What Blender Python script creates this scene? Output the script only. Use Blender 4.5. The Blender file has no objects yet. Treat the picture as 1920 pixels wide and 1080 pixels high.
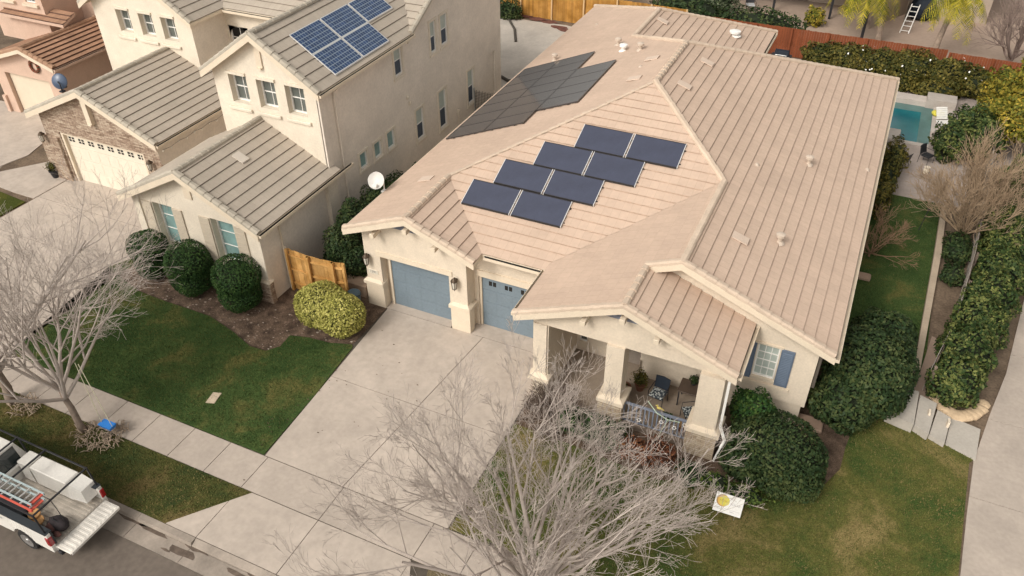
import bpy, math, random
import numpy as np
from mathutils import Vector, Matrix
random.seed(7); RNG=np.random.default_rng(11)
S=bpy.context.scene; COL=S.collection; R=math.radians
# ------------------------------------------------------------------ survey: camera pose found from the vanishing points
CAM=np.array([0,0,20.5]); FPX=1524.66
_y,_p,_r=np.radians([-25.2476,37.5279,-0.50387])
_f=np.array([math.sin(_y)*math.cos(_p),math.cos(_y)*math.cos(_p),-math.sin(_p)])
_rt=np.array([math.cos(_y),-math.sin(_y),0]); _up=np.cross(_rt,_f)
_rt=_rt*math.cos(_r)+_up*math.sin(_r); _up=np.cross(_rt,_f)
def at(x,y,z=0.0):
    "surveyed point of the site seen at x,y of the photograph and lying at height z"
    d=_f*FPX+_rt*(x-960)-_up*(y-540); t=(z-CAM[2])/d[2]; q=CAM+d*t
    return (float(q[0]),float(q[1]),float(z))
# ------------------------------------------------------------------ materials
def _nodes(m):
    m.use_nodes=True; nt=m.node_tree; return nt, nt.nodes, nt.links
MATS={}
def pm(name,col,rough=.8,var=.12,scale=2.,bump=.0,bscale=40.,metal=0.,spec=.3,col2=None,fine=.06,detail=6,uvtile=None,stain=None,island=0.):
    if name in MATS: return MATS[name]
    m=bpy.data.materials.new(name); nt,N,L=_nodes(m); b=N['Principled BSDF']
    b.inputs['Roughness'].default_value=rough; b.inputs['Metallic'].default_value=metal
    b.inputs['Specular IOR Level'].default_value=spec
    tc=N.new('ShaderNodeTexCoord')
    n1=N.new('ShaderNodeTexNoise'); n1.inputs['Scale'].default_value=scale; n1.inputs['Detail'].default_value=detail; n1.inputs['Roughness'].default_value=.6
    L.new(tc.outputs['Object'],n1.inputs['Vector'])
    c=Vector(col); a=[max(0,x*(1-var)) for x in c]; d=[x*(1+var) for x in c] if col2 is None else list(col2)
    cr=N.new('ShaderNodeValToRGB'); cr.color_ramp.elements[0].position=.34; cr.color_ramp.elements[1].position=.66
    cr.color_ramp.elements[0].color=(*a,1); cr.color_ramp.elements[1].color=(*d,1)
    L.new(n1.outputs['Fac'],cr.inputs['Fac']); out=cr.outputs['Color']
    def mixmul(colout,facsock,lo,hi):
        mr=N.new('ShaderNodeMapRange'); mr.inputs[1].default_value=.3; mr.inputs[2].default_value=.7; mr.inputs[3].default_value=lo; mr.inputs[4].default_value=hi
        L.new(facsock,mr.inputs[0]); mx=N.new('ShaderNodeVectorMath'); mx.operation='SCALE'
        L.new(colout,mx.inputs[0]); L.new(mr.outputs[0],mx.inputs['Scale']); return mx.outputs[0]
    if fine:
        n2=N.new('ShaderNodeTexNoise'); n2.inputs['Scale'].default_value=scale*14; n2.inputs['Detail'].default_value=4
        L.new(tc.outputs['Object'],n2.inputs['Vector']); out=mixmul(out,n2.outputs['Fac'],1-fine,1+fine)
    if stain:   # large soft stains (scale, strength)
        n3=N.new('ShaderNodeTexNoise'); n3.inputs['Scale'].default_value=stain[0]; n3.inputs['Detail'].default_value=8; n3.inputs['Roughness'].default_value=.7
        L.new(tc.outputs['Object'],n3.inputs['Vector']); out=mixmul(out,n3.outputs['Fac'],1-stain[1],1+stain[1]*.4)
    if island:
        g=N.new('ShaderNodeNewGeometry'); mr=N.new('ShaderNodeMapRange'); mr.inputs[3].default_value=1-island; mr.inputs[4].default_value=1+island
        L.new(g.outputs['Random Per Island'],mr.inputs[0]); mx=N.new('ShaderNodeVectorMath'); mx.operation='SCALE'
        L.new(out,mx.inputs[0]); L.new(mr.outputs[0],mx.inputs['Scale']); out=mx.outputs[0]
    if uvtile:  # roof tile joints and single-tile tone (w,h,joint,tone)
        bt=N.new('ShaderNodeTexBrick'); uv=N.new('ShaderNodeUVMap')
        bt.inputs['Scale'].default_value=1; bt.inputs['Brick Width'].default_value=uvtile[0]; bt.inputs['Row Height'].default_value=uvtile[1]
        bt.inputs['Mortar Size'].default_value=uvtile[2]; bt.inputs['Mortar Smooth'].default_value=.3
        bt.inputs['Color1'].default_value=(1-uvtile[3],)*3+(1,); bt.inputs['Color2'].default_value=(1+uvtile[3],)*3+(1,); bt.inputs['Mortar'].default_value=(.72,.70,.68,1)
        L.new(uv.outputs[0],bt.inputs['Vector']); mx=N.new('ShaderNodeVectorMath'); mx.operation='MULTIPLY'
        L.new(out,mx.inputs[0]); L.new(bt.outputs['Color'],mx.inputs[1]); out=mx.outputs[0]
    L.new(out,b.inputs['Base Color'])
    if bump:
        n4=N.new('ShaderNodeTexNoise'); n4.inputs['Scale'].default_value=bscale; n4.inputs['Detail'].default_value=5
        L.new(tc.outputs['Object'],n4.inputs['Vector'])
        bp=N.new('ShaderNodeBump'); bp.inputs['Strength'].default_value=bump; bp.inputs['Distance'].default_value=.02
        L.new(n4.outputs['Fac'],bp.inputs['Height']); L.new(bp.outputs[0],b.inputs['Normal'])
    MATS[name]=m; return m
def leafmat(name,c1,c2,c3,scale=1.2,rough=.55,trans=.0):
    if name in MATS: return MATS[name]
    m=bpy.data.materials.new(name); nt,N,L=_nodes(m); b=N['Principled BSDF']; b.inputs['Roughness'].default_value=rough; b.inputs['Specular IOR Level'].default_value=.12
    tc=N.new('ShaderNodeTexCoord'); n=N.new('ShaderNodeTexNoise'); n.inputs['Scale'].default_value=scale; n.inputs['Detail'].default_value=5
    L.new(tc.outputs['Object'],n.inputs['Vector']); g=N.new('ShaderNodeNewGeometry')
    ad=N.new('ShaderNodeMath'); ad.operation='MULTIPLY_ADD'; ad.inputs[1].default_value=.55; L.new(g.outputs['Random Per Island'],ad.inputs[0])
    sb=N.new('ShaderNodeMath'); sb.operation='SUBTRACT'; sb.inputs[1].default_value=.27; L.new(n.outputs['Fac'],sb.inputs[0]); L.new(sb.outputs[0],ad.inputs[2])
    cr=N.new('ShaderNodeValToRGB'); e=cr.color_ramp.elements; e[0].position=.2; e[0].color=(*c1,1); e[1].position=.8; e[1].color=(*c3,1); k=e.new(.5); k.color=(*c2,1)
    L.new(ad.outputs[0],cr.inputs['Fac']); L.new(cr.outputs[0],b.inputs['Base Color'])
    MATS[name]=m; return m
# ------------------------------------------------------------------ mesh builder
class MB:
    def __init__(s): s.v=[]; s.f=[]; s.m=[]; s.uv=[]; s.hasuv=False
    def face(s,pts,mi=0,uv=None):
        i=len(s.v); s.v+= [tuple(p) for p in pts]; s.f.append(tuple(range(i,i+len(pts)))); s.m.append(mi)
        if uv: s.hasuv=True
        s.uv.append(uv)
    def mesh(s,vs,fs,mi=0):
        i=len(s.v); s.v+=[tuple(p) for p in vs]
        for f in fs: s.f.append(tuple(i+k for k in f)); s.m.append(mi); s.uv.append(None)
    def hexa(s,c,mi=0):  # 8 corners: bottom 4 ccw, top 4 ccw
        s.mesh(c,[(3,2,1,0),(4,5,6,7),(0,1,5,4),(1,2,6,5),(2,3,7,6),(3,0,4,7)],mi)
    def box(s,x0,x1,y0,y1,z0,z1,mi=0,b=0):
        if b: return s.bbox(x0,x1,y0,y1,z0,z1,b,mi)
        s.hexa([(x0,y0,z0),(x1,y0,z0),(x1,y1,z0),(x0,y1,z0),(x0,y0,z1),(x1,y0,z1),(x1,y1,z1),(x0,y1,z1)],mi)
    def bbox(s,x0,x1,y0,y1,z0,z1,b,mi=0): # chamfered box
        v=[];
        for z,i in ((z0,b),(z0+b,0),(z1-b,0),(z1,b)):
            v+=[(x0+i+ (b if i==0 else 0),y0+i,z),(x1-i-(b if i==0 else 0),y0+i,z),(x1-i,y0+i+(b if i==0 else 0),z),(x1-i,y1-i-(b if i==0 else 0),z),(x1-i-(b if i==0 else 0),y1-i,z),(x0+i+(b if i==0 else 0),y1-i,z),(x0+i,y1-i-(b if i==0 else 0),z),(x0+i,y0+i+(b if i==0 else 0),z)]
        f=[tuple(range(7,-1,-1)),tuple(range(24,32))]
        for r in range(3):
            for k in range(8): f.append((r*8+k,r*8+(k+1)%8,(r+1)*8+(k+1)%8,(r+1)*8+k))
        s.mesh(v,f,mi)
    def obox(s,o,ax,ay,az,mi=0): # parallelepiped from corner o along 3 vectors
        o=Vector(o);ax=Vector(ax);ay=Vector(ay);az=Vector(az)
        if ax.cross(ay).dot(az)<0: ax,ay=ay,ax
        s.hexa([o,o+ax,o+ax+ay,o+ay,o+az,o+ax+az,o+ax+ay+az,o+ay+az],mi)
    def beam(s,p,q,w,h,mi=0,up=(0,0,1)):
        p=Vector(p);q=Vector(q);d=(q-p); dn=d.normalized(); sd=dn.cross(Vector(up)); 
        if sd.length<1e-4: sd=dn.cross(Vector((0,1,0)))
        sd.normalize(); u=sd.cross(dn)
        s.obox(p-sd*w/2-u*h/2,d,sd*w,u*h,mi)
    def prism(s,poly,z0,z1,mi=0,ms=None):
        n=len(poly); a=sum(poly[i][0]*poly[(i+1)%n][1]-poly[(i+1)%n][0]*poly[i][1] for i in range(n))
        if a<0: poly=poly[::-1]
        g=lambda z,p: z(p[0],p[1]) if callable(z) else z
        i=len(s.v); s.v+=[(p[0],p[1],g(z0,p)) for p in poly]+[(p[0],p[1],g(z1,p)) for p in poly]
        s.f.append(tuple(i+k for k in range(n-1,-1,-1))); s.f.append(tuple(i+n+k for k in range(n)))
        s.m+=[mi if ms is None else ms,mi]; s.uv+=[None,None]
        for k in range(n): s.f.append((i+k,i+(k+1)%n,i+n+(k+1)%n,i+n+k)); s.m.append(mi if ms is None else ms); s.uv.append(None)
    def tube(s,pts,rad,n=8,mi=0,cap=True):
        P=[Vector(p) for p in pts]; rs=rad if hasattr(rad,'__len__') else [rad]*len(P); rings=[]; base=len(s.v)
        ref=None
        for i,p in enumerate(P):
            d=(P[min(i+1,len(P)-1)]-P[max(i-1,0)]).normalized()
            if ref is None: ref=Vector((0,0,1)) if abs(d.z)<.9 else Vector((1,0,0))
            a=d.cross(ref).normalized(); b=a.cross(d); ref=b
            for k in range(n):
                t=2*math.pi*k/n; s.v.append(tuple(p+(a*math.cos(t)+b*math.sin(t))*rs[i]))
        for i in range(len(P)-1):
            for k in range(n):
                s.f.append((base+i*n+k,base+i*n+(k+1)%n,base+(i+1)*n+(k+1)%n,base+(i+1)*n+k)[::-1]); s.m.append(mi); s.uv.append(None)
        if cap:
            s.f.append(tuple(base+k for k in range(n))); s.m.append(mi); s.uv.append(None)
            s.f.append(tuple(base+(len(P)-1)*n+k for k in range(n-1,-1,-1))); s.m.append(mi); s.uv.append(None)
    def lathe(s,c,prof,n=16,mi=0,axis=(0,0,1)):
        c=Vector(c); ax=Vector(axis).normalized(); a=ax.orthogonal().normalized(); b=ax.cross(a); base=len(s.v)
        for r,z in prof:
            for k in range(n):
                t=2*math.pi*k/n; s.v.append(tuple(c+ax*z+(a*math.cos(t)+b*math.sin(t))*max(r,1e-4)))
        for i in range(len(prof)-1):
            for k in range(n): s.f.append((base+i*n+k,base+i*n+(k+1)%n,base+(i+1)*n+(k+1)%n,base+(i+1)*n+k)); s.m.append(mi); s.uv.append(None)
        s.f.append(tuple(base+k for k in range(n-1,-1,-1))); s.m.append(mi); s.uv.append(None)
        s.f.append(tuple(base+(len(prof)-1)*n+k for k in range(n))); s.m.append(mi); s.uv.append(None)
    def ell(s,c,r,n=14,m=9,mi=0,noise=0,seed=0):
        base=len(s.v); rr=random.Random(seed)
        for j in range(m+1):
            ph=math.pi*j/m
            for k in range(n):
                t=2*math.pi*k/n; q=1+ (rr.random()-.5)*noise*math.sin(ph)
                s.v.append((c[0]+r[0]*q*math.sin(ph)*math.cos(t),c[1]+r[1]*q*math.sin(ph)*math.sin(t),c[2]-r[2]*math.cos(ph)*q))
        for j in range(m):
            for k in range(n): s.f.append((base+j*n+k,base+j*n+(k+1)%n,base+(j+1)*n+(k+1)%n,base+(j+1)*n+k)); s.m.append(mi); s.uv.append(None)
    def pieces(s):
        # groups of faces that lie apart from one another: each becomes an object of its own
        par=list(range(len(s.v)))
        def fd(i):
            while par[i]!=i: par[i]=par[par[i]]; i=par[i]
            return i
        for f in s.f:
            a=fd(f[0])
            for k in f[1:]:
                b=fd(k)
                if a!=b: par[b]=a
        root=[fd(f[0]) for f in s.f]; ids={r:i for i,r in enumerate(dict.fromkeys(root))}; k=len(ids)
        if k<2 or k>1500: return None
        lo=np.full((k,3),1e9);hi=np.full((k,3),-1e9); fi=np.array([ids[r] for r in root])
        for f,i in zip(s.f,fi):
            q=np.array([s.v[j] for j in f]); lo[i]=np.minimum(lo[i],q.min(0)); hi[i]=np.maximum(hi[i],q.max(0))
        size=(hi-lo).max(1); gap=np.maximum(0,np.maximum(lo[:,None]-hi[None],lo[None]-hi[:,None])); near=np.sqrt((gap**2).sum(2))<=np.maximum(.02,.5*np.maximum(size[:,None],size[None]))
        lab=np.arange(k)
        while True:
            new=np.where(near,lab[None,:],k).min(1); new=new[new]
            if (new==lab).all(): break
            lab=new
        if len(set(lab))<2: return None
        out=[]
        for c in sorted(set(lab),key=lambda c:-size[lab==c].max()):
            m=MB(); m.hasuv=s.hasuv; mp={}
            for f,mi,uv,i in zip(s.f,s.m,s.uv,fi):
                if lab[i]!=c: continue
                for j in f:
                    if j not in mp: mp[j]=len(m.v); m.v.append(s.v[j])
                m.f.append(tuple(mp[j] for j in f)); m.m.append(mi); m.uv.append(uv)
            out.append(m)
        return out
    def build(s,name,mats,parent=None,smooth=False,local=False,whole=False):
        if parent is not None and not whole:
            pc=s.pieces()
            if pc and len(pc)<=100:
                o=[m.build(name,mats,parent,smooth,local,True) for m in pc]; return o[0]
        if not isinstance(mats,(list,tuple)): mats=[mats]
        V=np.array(s.v,float).reshape(-1,3)
        if parent is not None and not local: V=V-np.array(root_loc(parent))
        loc=(0,0,0)
        if parent is None and not local:
            mn=V.min(0); mx=V.max(0); loc=((mn[0]+mx[0])/2,(mn[1]+mx[1])/2,mn[2]); V=V-np.array(loc)
        me=bpy.data.meshes.new(name); me.from_pydata(V.tolist(),[],s.f)
        for m in mats: me.materials.append(m)
        me.polygons.foreach_set('material_index',s.m)
        if smooth: me.polygons.foreach_set('use_smooth',[True]*len(s.f))
        if s.hasuv:
            uv=me.uv_layers.new(name='UVMap'); d=[]
            for f,u in zip(s.f,s.uv): d+= [c for q in (u or [(0.01,0.01)]*len(f)) for c in q]
            uv.data.foreach_set('uv',d)
        me.update(); o=bpy.data.objects.new(name,me); COL.objects.link(o); o.location=loc
        if parent is not None: o.parent=parent
        return o
def root_loc(o):
    l=Vector((0,0,0))
    while o is not None: l=l+o.location; o=o.parent
    return l
def fastmesh(name,V,F,mats,mi=None,parent=None,smooth=False):
    V=np.asarray(V,np.float32); F=np.asarray(F,np.int32)
    if parent is not None: V=V-np.array(root_loc(parent),np.float32)
    loc=(0,0,0)
    if parent is None: loc=(float(V[:,0].mean()),float(V[:,1].mean()),float(V[:,2].min())); V=V-np.array(loc,np.float32)
    me=bpy.data.meshes.new(name); k=F.shape[1]
    me.vertices.add(len(V)); me.vertices.foreach_set('co',V.ravel())
    me.loops.add(F.size); me.loops.foreach_set('vertex_index',F.ravel())
    me.polygons.add(len(F)); me.polygons.foreach_set('loop_start',np.arange(0,F.size,k,dtype=np.int32))
    if not isinstance(mats,(list,tuple)): mats=[mats]
    for m in mats: me.materials.append(m)
    if mi is not None: me.polygons.foreach_set('material_index',np.asarray(mi,np.int32))
    if smooth: me.polygons.foreach_set('use_smooth',np.ones(len(F),bool))
    me.update(calc_edges=True); me.validate()
    o=bpy.data.objects.new(name,me); COL.objects.link(o); o.location=loc
    if parent is not None: o.parent=parent
    return o
def tag(o,label=None,cat=None,group=None,kind=None):
    if label: o['label']=label
    if cat: o['category']=cat
    if group: o['group']=group
    if kind: o['kind']=kind
    return o
def thing(name,label,cat,loc=(0,0,0),rz=0,group=None):
    o=bpy.data.objects.new(name,None); COL.objects.link(o); o.location=loc; o.rotation_euler=(0,0,rz); o.empty_display_size=.3
    return tag(o,label,cat,group)
def struct(name,mb,m): o=mb.build(name,m); o['kind']='structure'; return o
def dup(root,loc=None,rz=None,label=None,parent=None):
    r=root.copy(); COL.objects.link(r)
    if loc is not None: r.location=loc
    if rz is not None: r.rotation_euler=(0,0,rz)
    if label: r['label']=label
    if parent is not None: r.parent=parent
    for ch in list(root.children): dup(ch,parent=r)
    return r
def text_mb(txt,size,font_ext=0):
    cu=bpy.data.curves.new('t','FONT'); cu.body=txt; cu.size=size; cu.extrude=.002; cu.align_x='CENTER'; cu.align_y='CENTER'
    o=bpy.data.objects.new('t',cu); COL.objects.link(o); dg=bpy.context.evaluated_depsgraph_get(); dg.update()
    me=bpy.data.meshes.new_from_object(o.evaluated_get(dg)); vs=[v.co.copy() for v in me.vertices]; fs=[tuple(p.vertices) for p in me.polygons]
    bpy.data.objects.remove(o); bpy.data.curves.remove(cu); bpy.data.meshes.remove(me); return vs,fs
# ------------------------------------------------------------------ palette (real-world base colours)
M_st1=pm('stucco_cream',(.66,.565,.45),.9,.05,1.1,.25,60,stain=(1.3,.09))
M_st2=pm('stucco_ivory',(.69,.61,.50),.9,.05,1.1,.25,60,stain=(1.2,.09))
M_st2s=pm('stucco_ivory_lifted',(.72,.64,.55),.9,.06,.7,.25,60,stain=(1.0,.09))  # ivory stucco again, base colour lightened to offset shade on the side walls
M_pink=pm('stucco_peach',(.56,.40,.31),.9,.06,1.1,.2,60)
M_trim=pm('painted_trim',(.66,.56,.435),.6,.04,2)
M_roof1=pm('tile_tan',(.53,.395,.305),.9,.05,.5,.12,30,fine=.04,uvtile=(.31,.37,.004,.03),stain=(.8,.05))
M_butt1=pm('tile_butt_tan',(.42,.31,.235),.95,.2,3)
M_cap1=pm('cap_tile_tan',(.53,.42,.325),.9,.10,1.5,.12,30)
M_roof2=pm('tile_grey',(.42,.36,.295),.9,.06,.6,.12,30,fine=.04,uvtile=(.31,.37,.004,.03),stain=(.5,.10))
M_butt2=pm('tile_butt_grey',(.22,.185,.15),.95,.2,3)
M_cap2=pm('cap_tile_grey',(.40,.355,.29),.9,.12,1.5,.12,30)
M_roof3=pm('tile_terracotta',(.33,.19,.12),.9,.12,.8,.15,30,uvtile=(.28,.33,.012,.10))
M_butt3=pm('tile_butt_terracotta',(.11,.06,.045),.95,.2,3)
M_white=pm('white_vinyl',(.78,.76,.72),.4,.02,2)
M_glass=pm('window_glass',(.12,.135,.125),.08,.1,1,spec=.9,fine=0)
M_glasst=pm('window_glass_teal',(.20,.32,.31),.15,.25,1.2,spec=.8,fine=0)
M_blind=pm('window_blind',(.42,.47,.43),.35,.08,4,spec=.5)
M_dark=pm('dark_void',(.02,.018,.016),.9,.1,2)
M_blue=pm('blue_grey_door',(.17,.215,.25),.5,.05,.8)
M_shut=pm('blue_shutter',(.12,.155,.21),.5,.05,2)
M_conc=pm('concrete_light',(.47,.40,.34),.9,.07,.35,.15,50,stain=(1.1,.15),fine=.06)
M_conc2=pm('concrete_walk',(.43,.365,.31),.9,.08,.5,.15,50,stain=(.8,.14),fine=.06)
M_joint=pm('joint_dirt',(.085,.07,.055),.95,.2,5)
M_asph=pm('asphalt',(.145,.118,.097),.92,.08,.4,.3,120,fine=.12,stain=(.3,.10))
M_gut=pm('gutter_concrete',(.32,.27,.225),.9,.12,.9,.15,50,stain=(1.4,.28))
M_metal=pm('galvanised',(.55,.54,.52),.4,.08,4,metal=.6)
M_black=pm('black_metal',(.025,.025,.028),.45,.1,4)
M_red=pm('red_plastic',(.45,.05,.04),.4,.1,4)
# ------------------------------------------------------------------ helpers for houses
def clip(poly,a,b,c):  # keep a*x+b*y>=c
    o=[]; n=len(poly)
    for i in range(n):
        p=poly[i];q=poly[(i+1)%n]; dp=a*p[0]+b*p[1]-c; dq=a*q[0]+b*q[1]-c
        if dp>=-1e-9: o.append(p)
        if (dp>1e-9 and dq<-1e-9) or (dp<-1e-9 and dq>1e-9):
            t=dp/(dp-dq); o.append((p[0]+(q[0]-p[0])*t,p[1]+(q[1]-p[1])*t))
    return o
def ccw(poly):
    n=len(poly); a=sum(poly[i][0]*poly[(i+1)%n][1]-poly[(i+1)%n][0]*poly[i][1] for i in range(n))
    return poly if a>0 else poly[::-1]
def plane(x0,y0,z0,up,m): return lambda x,y: z0+m*((x-x0)*up[0]+(y-y0)*up[1])
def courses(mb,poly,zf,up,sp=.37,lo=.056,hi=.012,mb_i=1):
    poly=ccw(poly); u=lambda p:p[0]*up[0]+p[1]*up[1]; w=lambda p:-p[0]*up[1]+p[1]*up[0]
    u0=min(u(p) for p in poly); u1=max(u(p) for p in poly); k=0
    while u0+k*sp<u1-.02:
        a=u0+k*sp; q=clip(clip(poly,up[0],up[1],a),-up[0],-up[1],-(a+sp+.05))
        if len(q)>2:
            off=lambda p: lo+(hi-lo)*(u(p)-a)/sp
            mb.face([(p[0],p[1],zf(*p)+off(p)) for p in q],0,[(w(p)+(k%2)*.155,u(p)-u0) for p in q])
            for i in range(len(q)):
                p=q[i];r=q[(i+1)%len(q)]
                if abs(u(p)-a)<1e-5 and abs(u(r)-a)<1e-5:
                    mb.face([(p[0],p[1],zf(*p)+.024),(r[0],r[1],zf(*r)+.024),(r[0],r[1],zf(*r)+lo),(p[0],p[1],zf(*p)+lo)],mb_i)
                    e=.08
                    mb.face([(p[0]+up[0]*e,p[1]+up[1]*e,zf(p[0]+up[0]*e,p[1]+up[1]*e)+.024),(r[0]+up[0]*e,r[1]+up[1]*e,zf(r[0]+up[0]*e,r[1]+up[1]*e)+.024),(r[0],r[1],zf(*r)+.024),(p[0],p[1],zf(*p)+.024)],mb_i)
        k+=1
def caps(mb,p,q,w=.26,h=.10,seg=.36,base=.03,jit=.012,seed=1):
    rr=random.Random(seed); p=Vector(p);q=Vector(q);d=q-p;L=d.length;dn=d/L;sd=dn.cross(Vector((0,0,1))).normalized();u=sd.cross(dn); n=max(1,round(L/seg))
    for i in range(n):
        a=p+d*(i/n)-dn*.02; b=p+d*((i+1)/n)+dn*.03; ring=[]
        js=(rr.random()-.5)*jit
        for c,k,r in ((a,1.08,.03),(b,.92,0.0)):
            c=c+u*(base+r)+sd*js
            ring.append([c+sd*x*w*k+u*z*h for x,z in ((-.5,-.7),(-.48,.25),(-.25,.85),(.25,.85),(.48,.25),(.5,-.7))])
        v=ring[0]+ring[1]; f=[(j,j+1,j+7,j+6) for j in range(5)]+[(5,4,3,2,1,0),(6,7,8,9,10,11)]
        mb.mesh(v,f,0)
def deck(mb,poly,zf,th=.15,lift=-.0):
    mb.prism(poly,lambda x,y:zf(x,y)-th+lift,lambda x,y:zf(x,y)+lift,0)
def gutter(mb,p,q,out,w=.11,h=.12):
    # open channel: back, bottom, front lip
    p=Vector(p);q=Vector(q);o=Vector(out).normalized();d=q-p;z=Vector((0,0,1))
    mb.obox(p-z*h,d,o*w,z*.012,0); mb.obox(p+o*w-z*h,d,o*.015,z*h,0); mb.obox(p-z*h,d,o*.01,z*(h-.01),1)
    for e in (p,q-d.normalized()*.01): mb.obox(e-z*h,d.normalized()*.01,o*w,z*h,0)
def wall(mb,p0,p1,n,zb,prof,holes=(),depth=.12,mi=0):
    """outer skin of a wall from p0 to p1 (plan), outward normal n; prof=[(t,z)...] top line; holes (t0,t1,z0,z1) get reveals"""
    p0=Vector((*p0,0));p1=Vector((*p1,0));d=(p1-p0);L=d.length;d/=L;n=Vector((*n,0)); flip=d.cross(Vector((0,0,1))).dot(n)<0
    def top(t):
        for (a,za),(b,zb_) in zip(prof,prof[1:]):
            if a-1e-6<=t<=b+1e-6: return za+(zb_-za)*((t-a)/(b-a) if b>a else 0)
        return prof[-1][1]
    T=sorted({0.0,L,*[p[0] for p in prof if 0<p[0]<L],*[h[0] for h in holes],*[h[1] for h in holes]})
    P=lambda t,z,e=0: tuple(p0+d*t-n*e+Vector((0,0,z)))
    def F(pts,rev=False): mb.face(pts[::-1] if (flip!=rev) else pts,mi)
    for a,b in zip(T,T[1:]):
        if b-a<1e-5: continue
        hs=sorted([h for h in holes if h[0]<=a+1e-6 and h[1]>=b-1e-6],key=lambda h:h[2]); z=zb
        for h in hs:
            if h[2]>z+1e-5: F([P(a,z),P(b,z),P(b,h[2]),P(a,h[2])])
            z=h[3]
        F([P(a,z),P(b,z),P(b,top(b)),P(a,top(a))])
    for t0,t1,z0,z1 in holes:
        F([P(t0,z0),P(t0,z1),P(t0,z1,depth),P(t0,z0,depth)]); F([P(t1,z0,depth),P(t1,z1,depth),P(t1,z1),P(t1,z0)])
        F([P(t0,z1),P(t1,z1),P(t1,z1,depth),P(t0,z1,depth)]); F([P(t0,z0,depth),P(t1,z0,depth),P(t1,z0),P(t0,z0)])
def window(parent,p0,p1,n,hole,depth=.12,fw=.05,cols=1,rows=2,glass=None,name='window',sash=True,fm=None,lower=None):
    "frame in the reveal with its pane as a sub-part"
    p0=Vector((*p0,0));p1=Vector((*p1,0));d=(p1-p0).normalized();n=Vector((*n,0)); t0,t1,z0,z1=hole
    mb=MB(); B=lambda a,b,c,e,k0,k1: mb.obox(p0+d*a-n*k0+Vector((0,0,c)),d*(b-a),n*(k0-k1) if k0>k1 else n*.001,Vector((0,0,e-c)),0)
    k0=depth+.01;k1=depth-.05
    B(t0,t0+fw,z0,z1,k0,k1);B(t1-fw,t1,z0,z1,k0,k1);B(t0+fw,t1-fw,z0,z0+fw,k0,k1);B(t0+fw,t1-fw,z1-fw,z1,k0,k1)
    iw=(t1-t0-2*fw);ih=(z1-z0-2*fw)
    for i in range(1,cols): c=t0+fw+iw*i/cols; B(c-.012,c+.012,z0+fw,z1-fw,k0-.005,depth-.022)
    for i in range(1,rows): c=z0+fw+ih*i/rows; hw=.022 if (sash and i*2==rows) else .012; B(t0+fw,t1-fw,c-hw,c+hw,k0-.006,depth-.026)
    o=mb.build(name,fm or M_white,parent)
    g=MB(); g.obox(p0+d*(t0+fw*.6)-n*(depth+.02)+Vector((0,0,z0+fw*.6)),d*(t1-t0-fw*1.2),n*.012,Vector((0,0,z1-z0-fw*1.2)),0)
    g.build('pane',glass or M_glass,o)
    if lower:   # darker open lower sash screen
        g=MB(); g.obox(p0+d*(t0+fw)-n*(depth+.003)+Vector((0,0,z0+fw)),d*(t1-t0-2*fw),n*.006,Vector((0,0,ih*.48)),0); g.build('insect_screen',lower,o)
    return o
# ------------------------------------------------------------------ ground
g=MB(); g.box(-170,170,-60,230,-.6,-.22,0); struct('ground',g,pm('soil_far',(.16,.125,.085),.95,.2,.15,fine=.2))
g=MB(); g.box(-120,120,9.22,200,-.21,-.03,0); struct('yard_soil',g,pm('yard_soil',(.125,.088,.06),.95,.25,.8,.4,40,fine=.25,col2=(.20,.145,.10)))
g=MB(); g.box(-120,120,-40,8.40,-.21,-.15,0); struct('road',g,M_asph)
def slab(mb,poly,z0,z1,mi=0,inset=.012):
    poly=ccw(poly); n=len(poly); c=Vector((sum(p[0] for p in poly)/n,sum(p[1] for p in poly)/n)); out=[]
    for i in range(n):   # inset by edge offset
        a=Vector(poly[i-1]);b=Vector(poly[i]);e=Vector(poly[(i+1)%n]); d1=(b-a).normalized();d2=(e-b).normalized()
        n1=Vector((-d1.y,d1.x));n2=Vector((-d2.y,d2.x)); k=1+n1.dot(n2); k=max(k,.3); out.append(tuple(b+(n1+n2)*inset/k))
    mb.prism(out,z0,z1,mi)
# gutter pan, kerb
g=MB(); xs=[-60,-50,-40,-34,-30,-27,-24,-21.5,-19,-16.9,-14.79,-11.82,-8.9,-6,-3,0,3,6,9,15,25,40,60]
for a,b in zip(xs,xs[1:]): slab(g,[(a,8.40),(b,8.40),(b,9.0),(a,9.0)],-.2,-.14,0,.008)
struct('gutter',g,M_gut)
g=MB()
for a,b in zip(xs,xs[1:]):
    low=(-15.95<=a<-8.2) or a>=5.9 and a<15 or (-37<a<-29.9)
    zt=-.09 if (a>=-14.8 and a<-8.5) else 0.012
    g.hexa([(a+.006,8.99,-.2),(b-.006,8.99,-.2),(b-.006,9.23,-.2),(a+.006,9.23,-.2),(a+.006,9.03,zt),(b-.006,9.03,zt),(b-.006,9.23,zt if zt>0 else .0),(a+.006,9.23,zt if zt>0 else .0)],0)
struct('kerb',g,M_gut)
# sidewalk
g=MB(); sx=[-60]+[-14.8-1.53*k for k in range(26,-1,-1)]+[-11.85,-8.6,-7.1,-5.6,-4.1,-2.6,-1.1,.4,1.9,3.4,4.9,6.4,9.5,12.5,15.5,40]
for a,b in zip(sx,sx[1:]):
    slab(g,[(a,11.27),(b,11.27),(b,12.62),(a,12.62)],-.12,.014)
struct('sidewalk',g,M_conc2)
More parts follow.
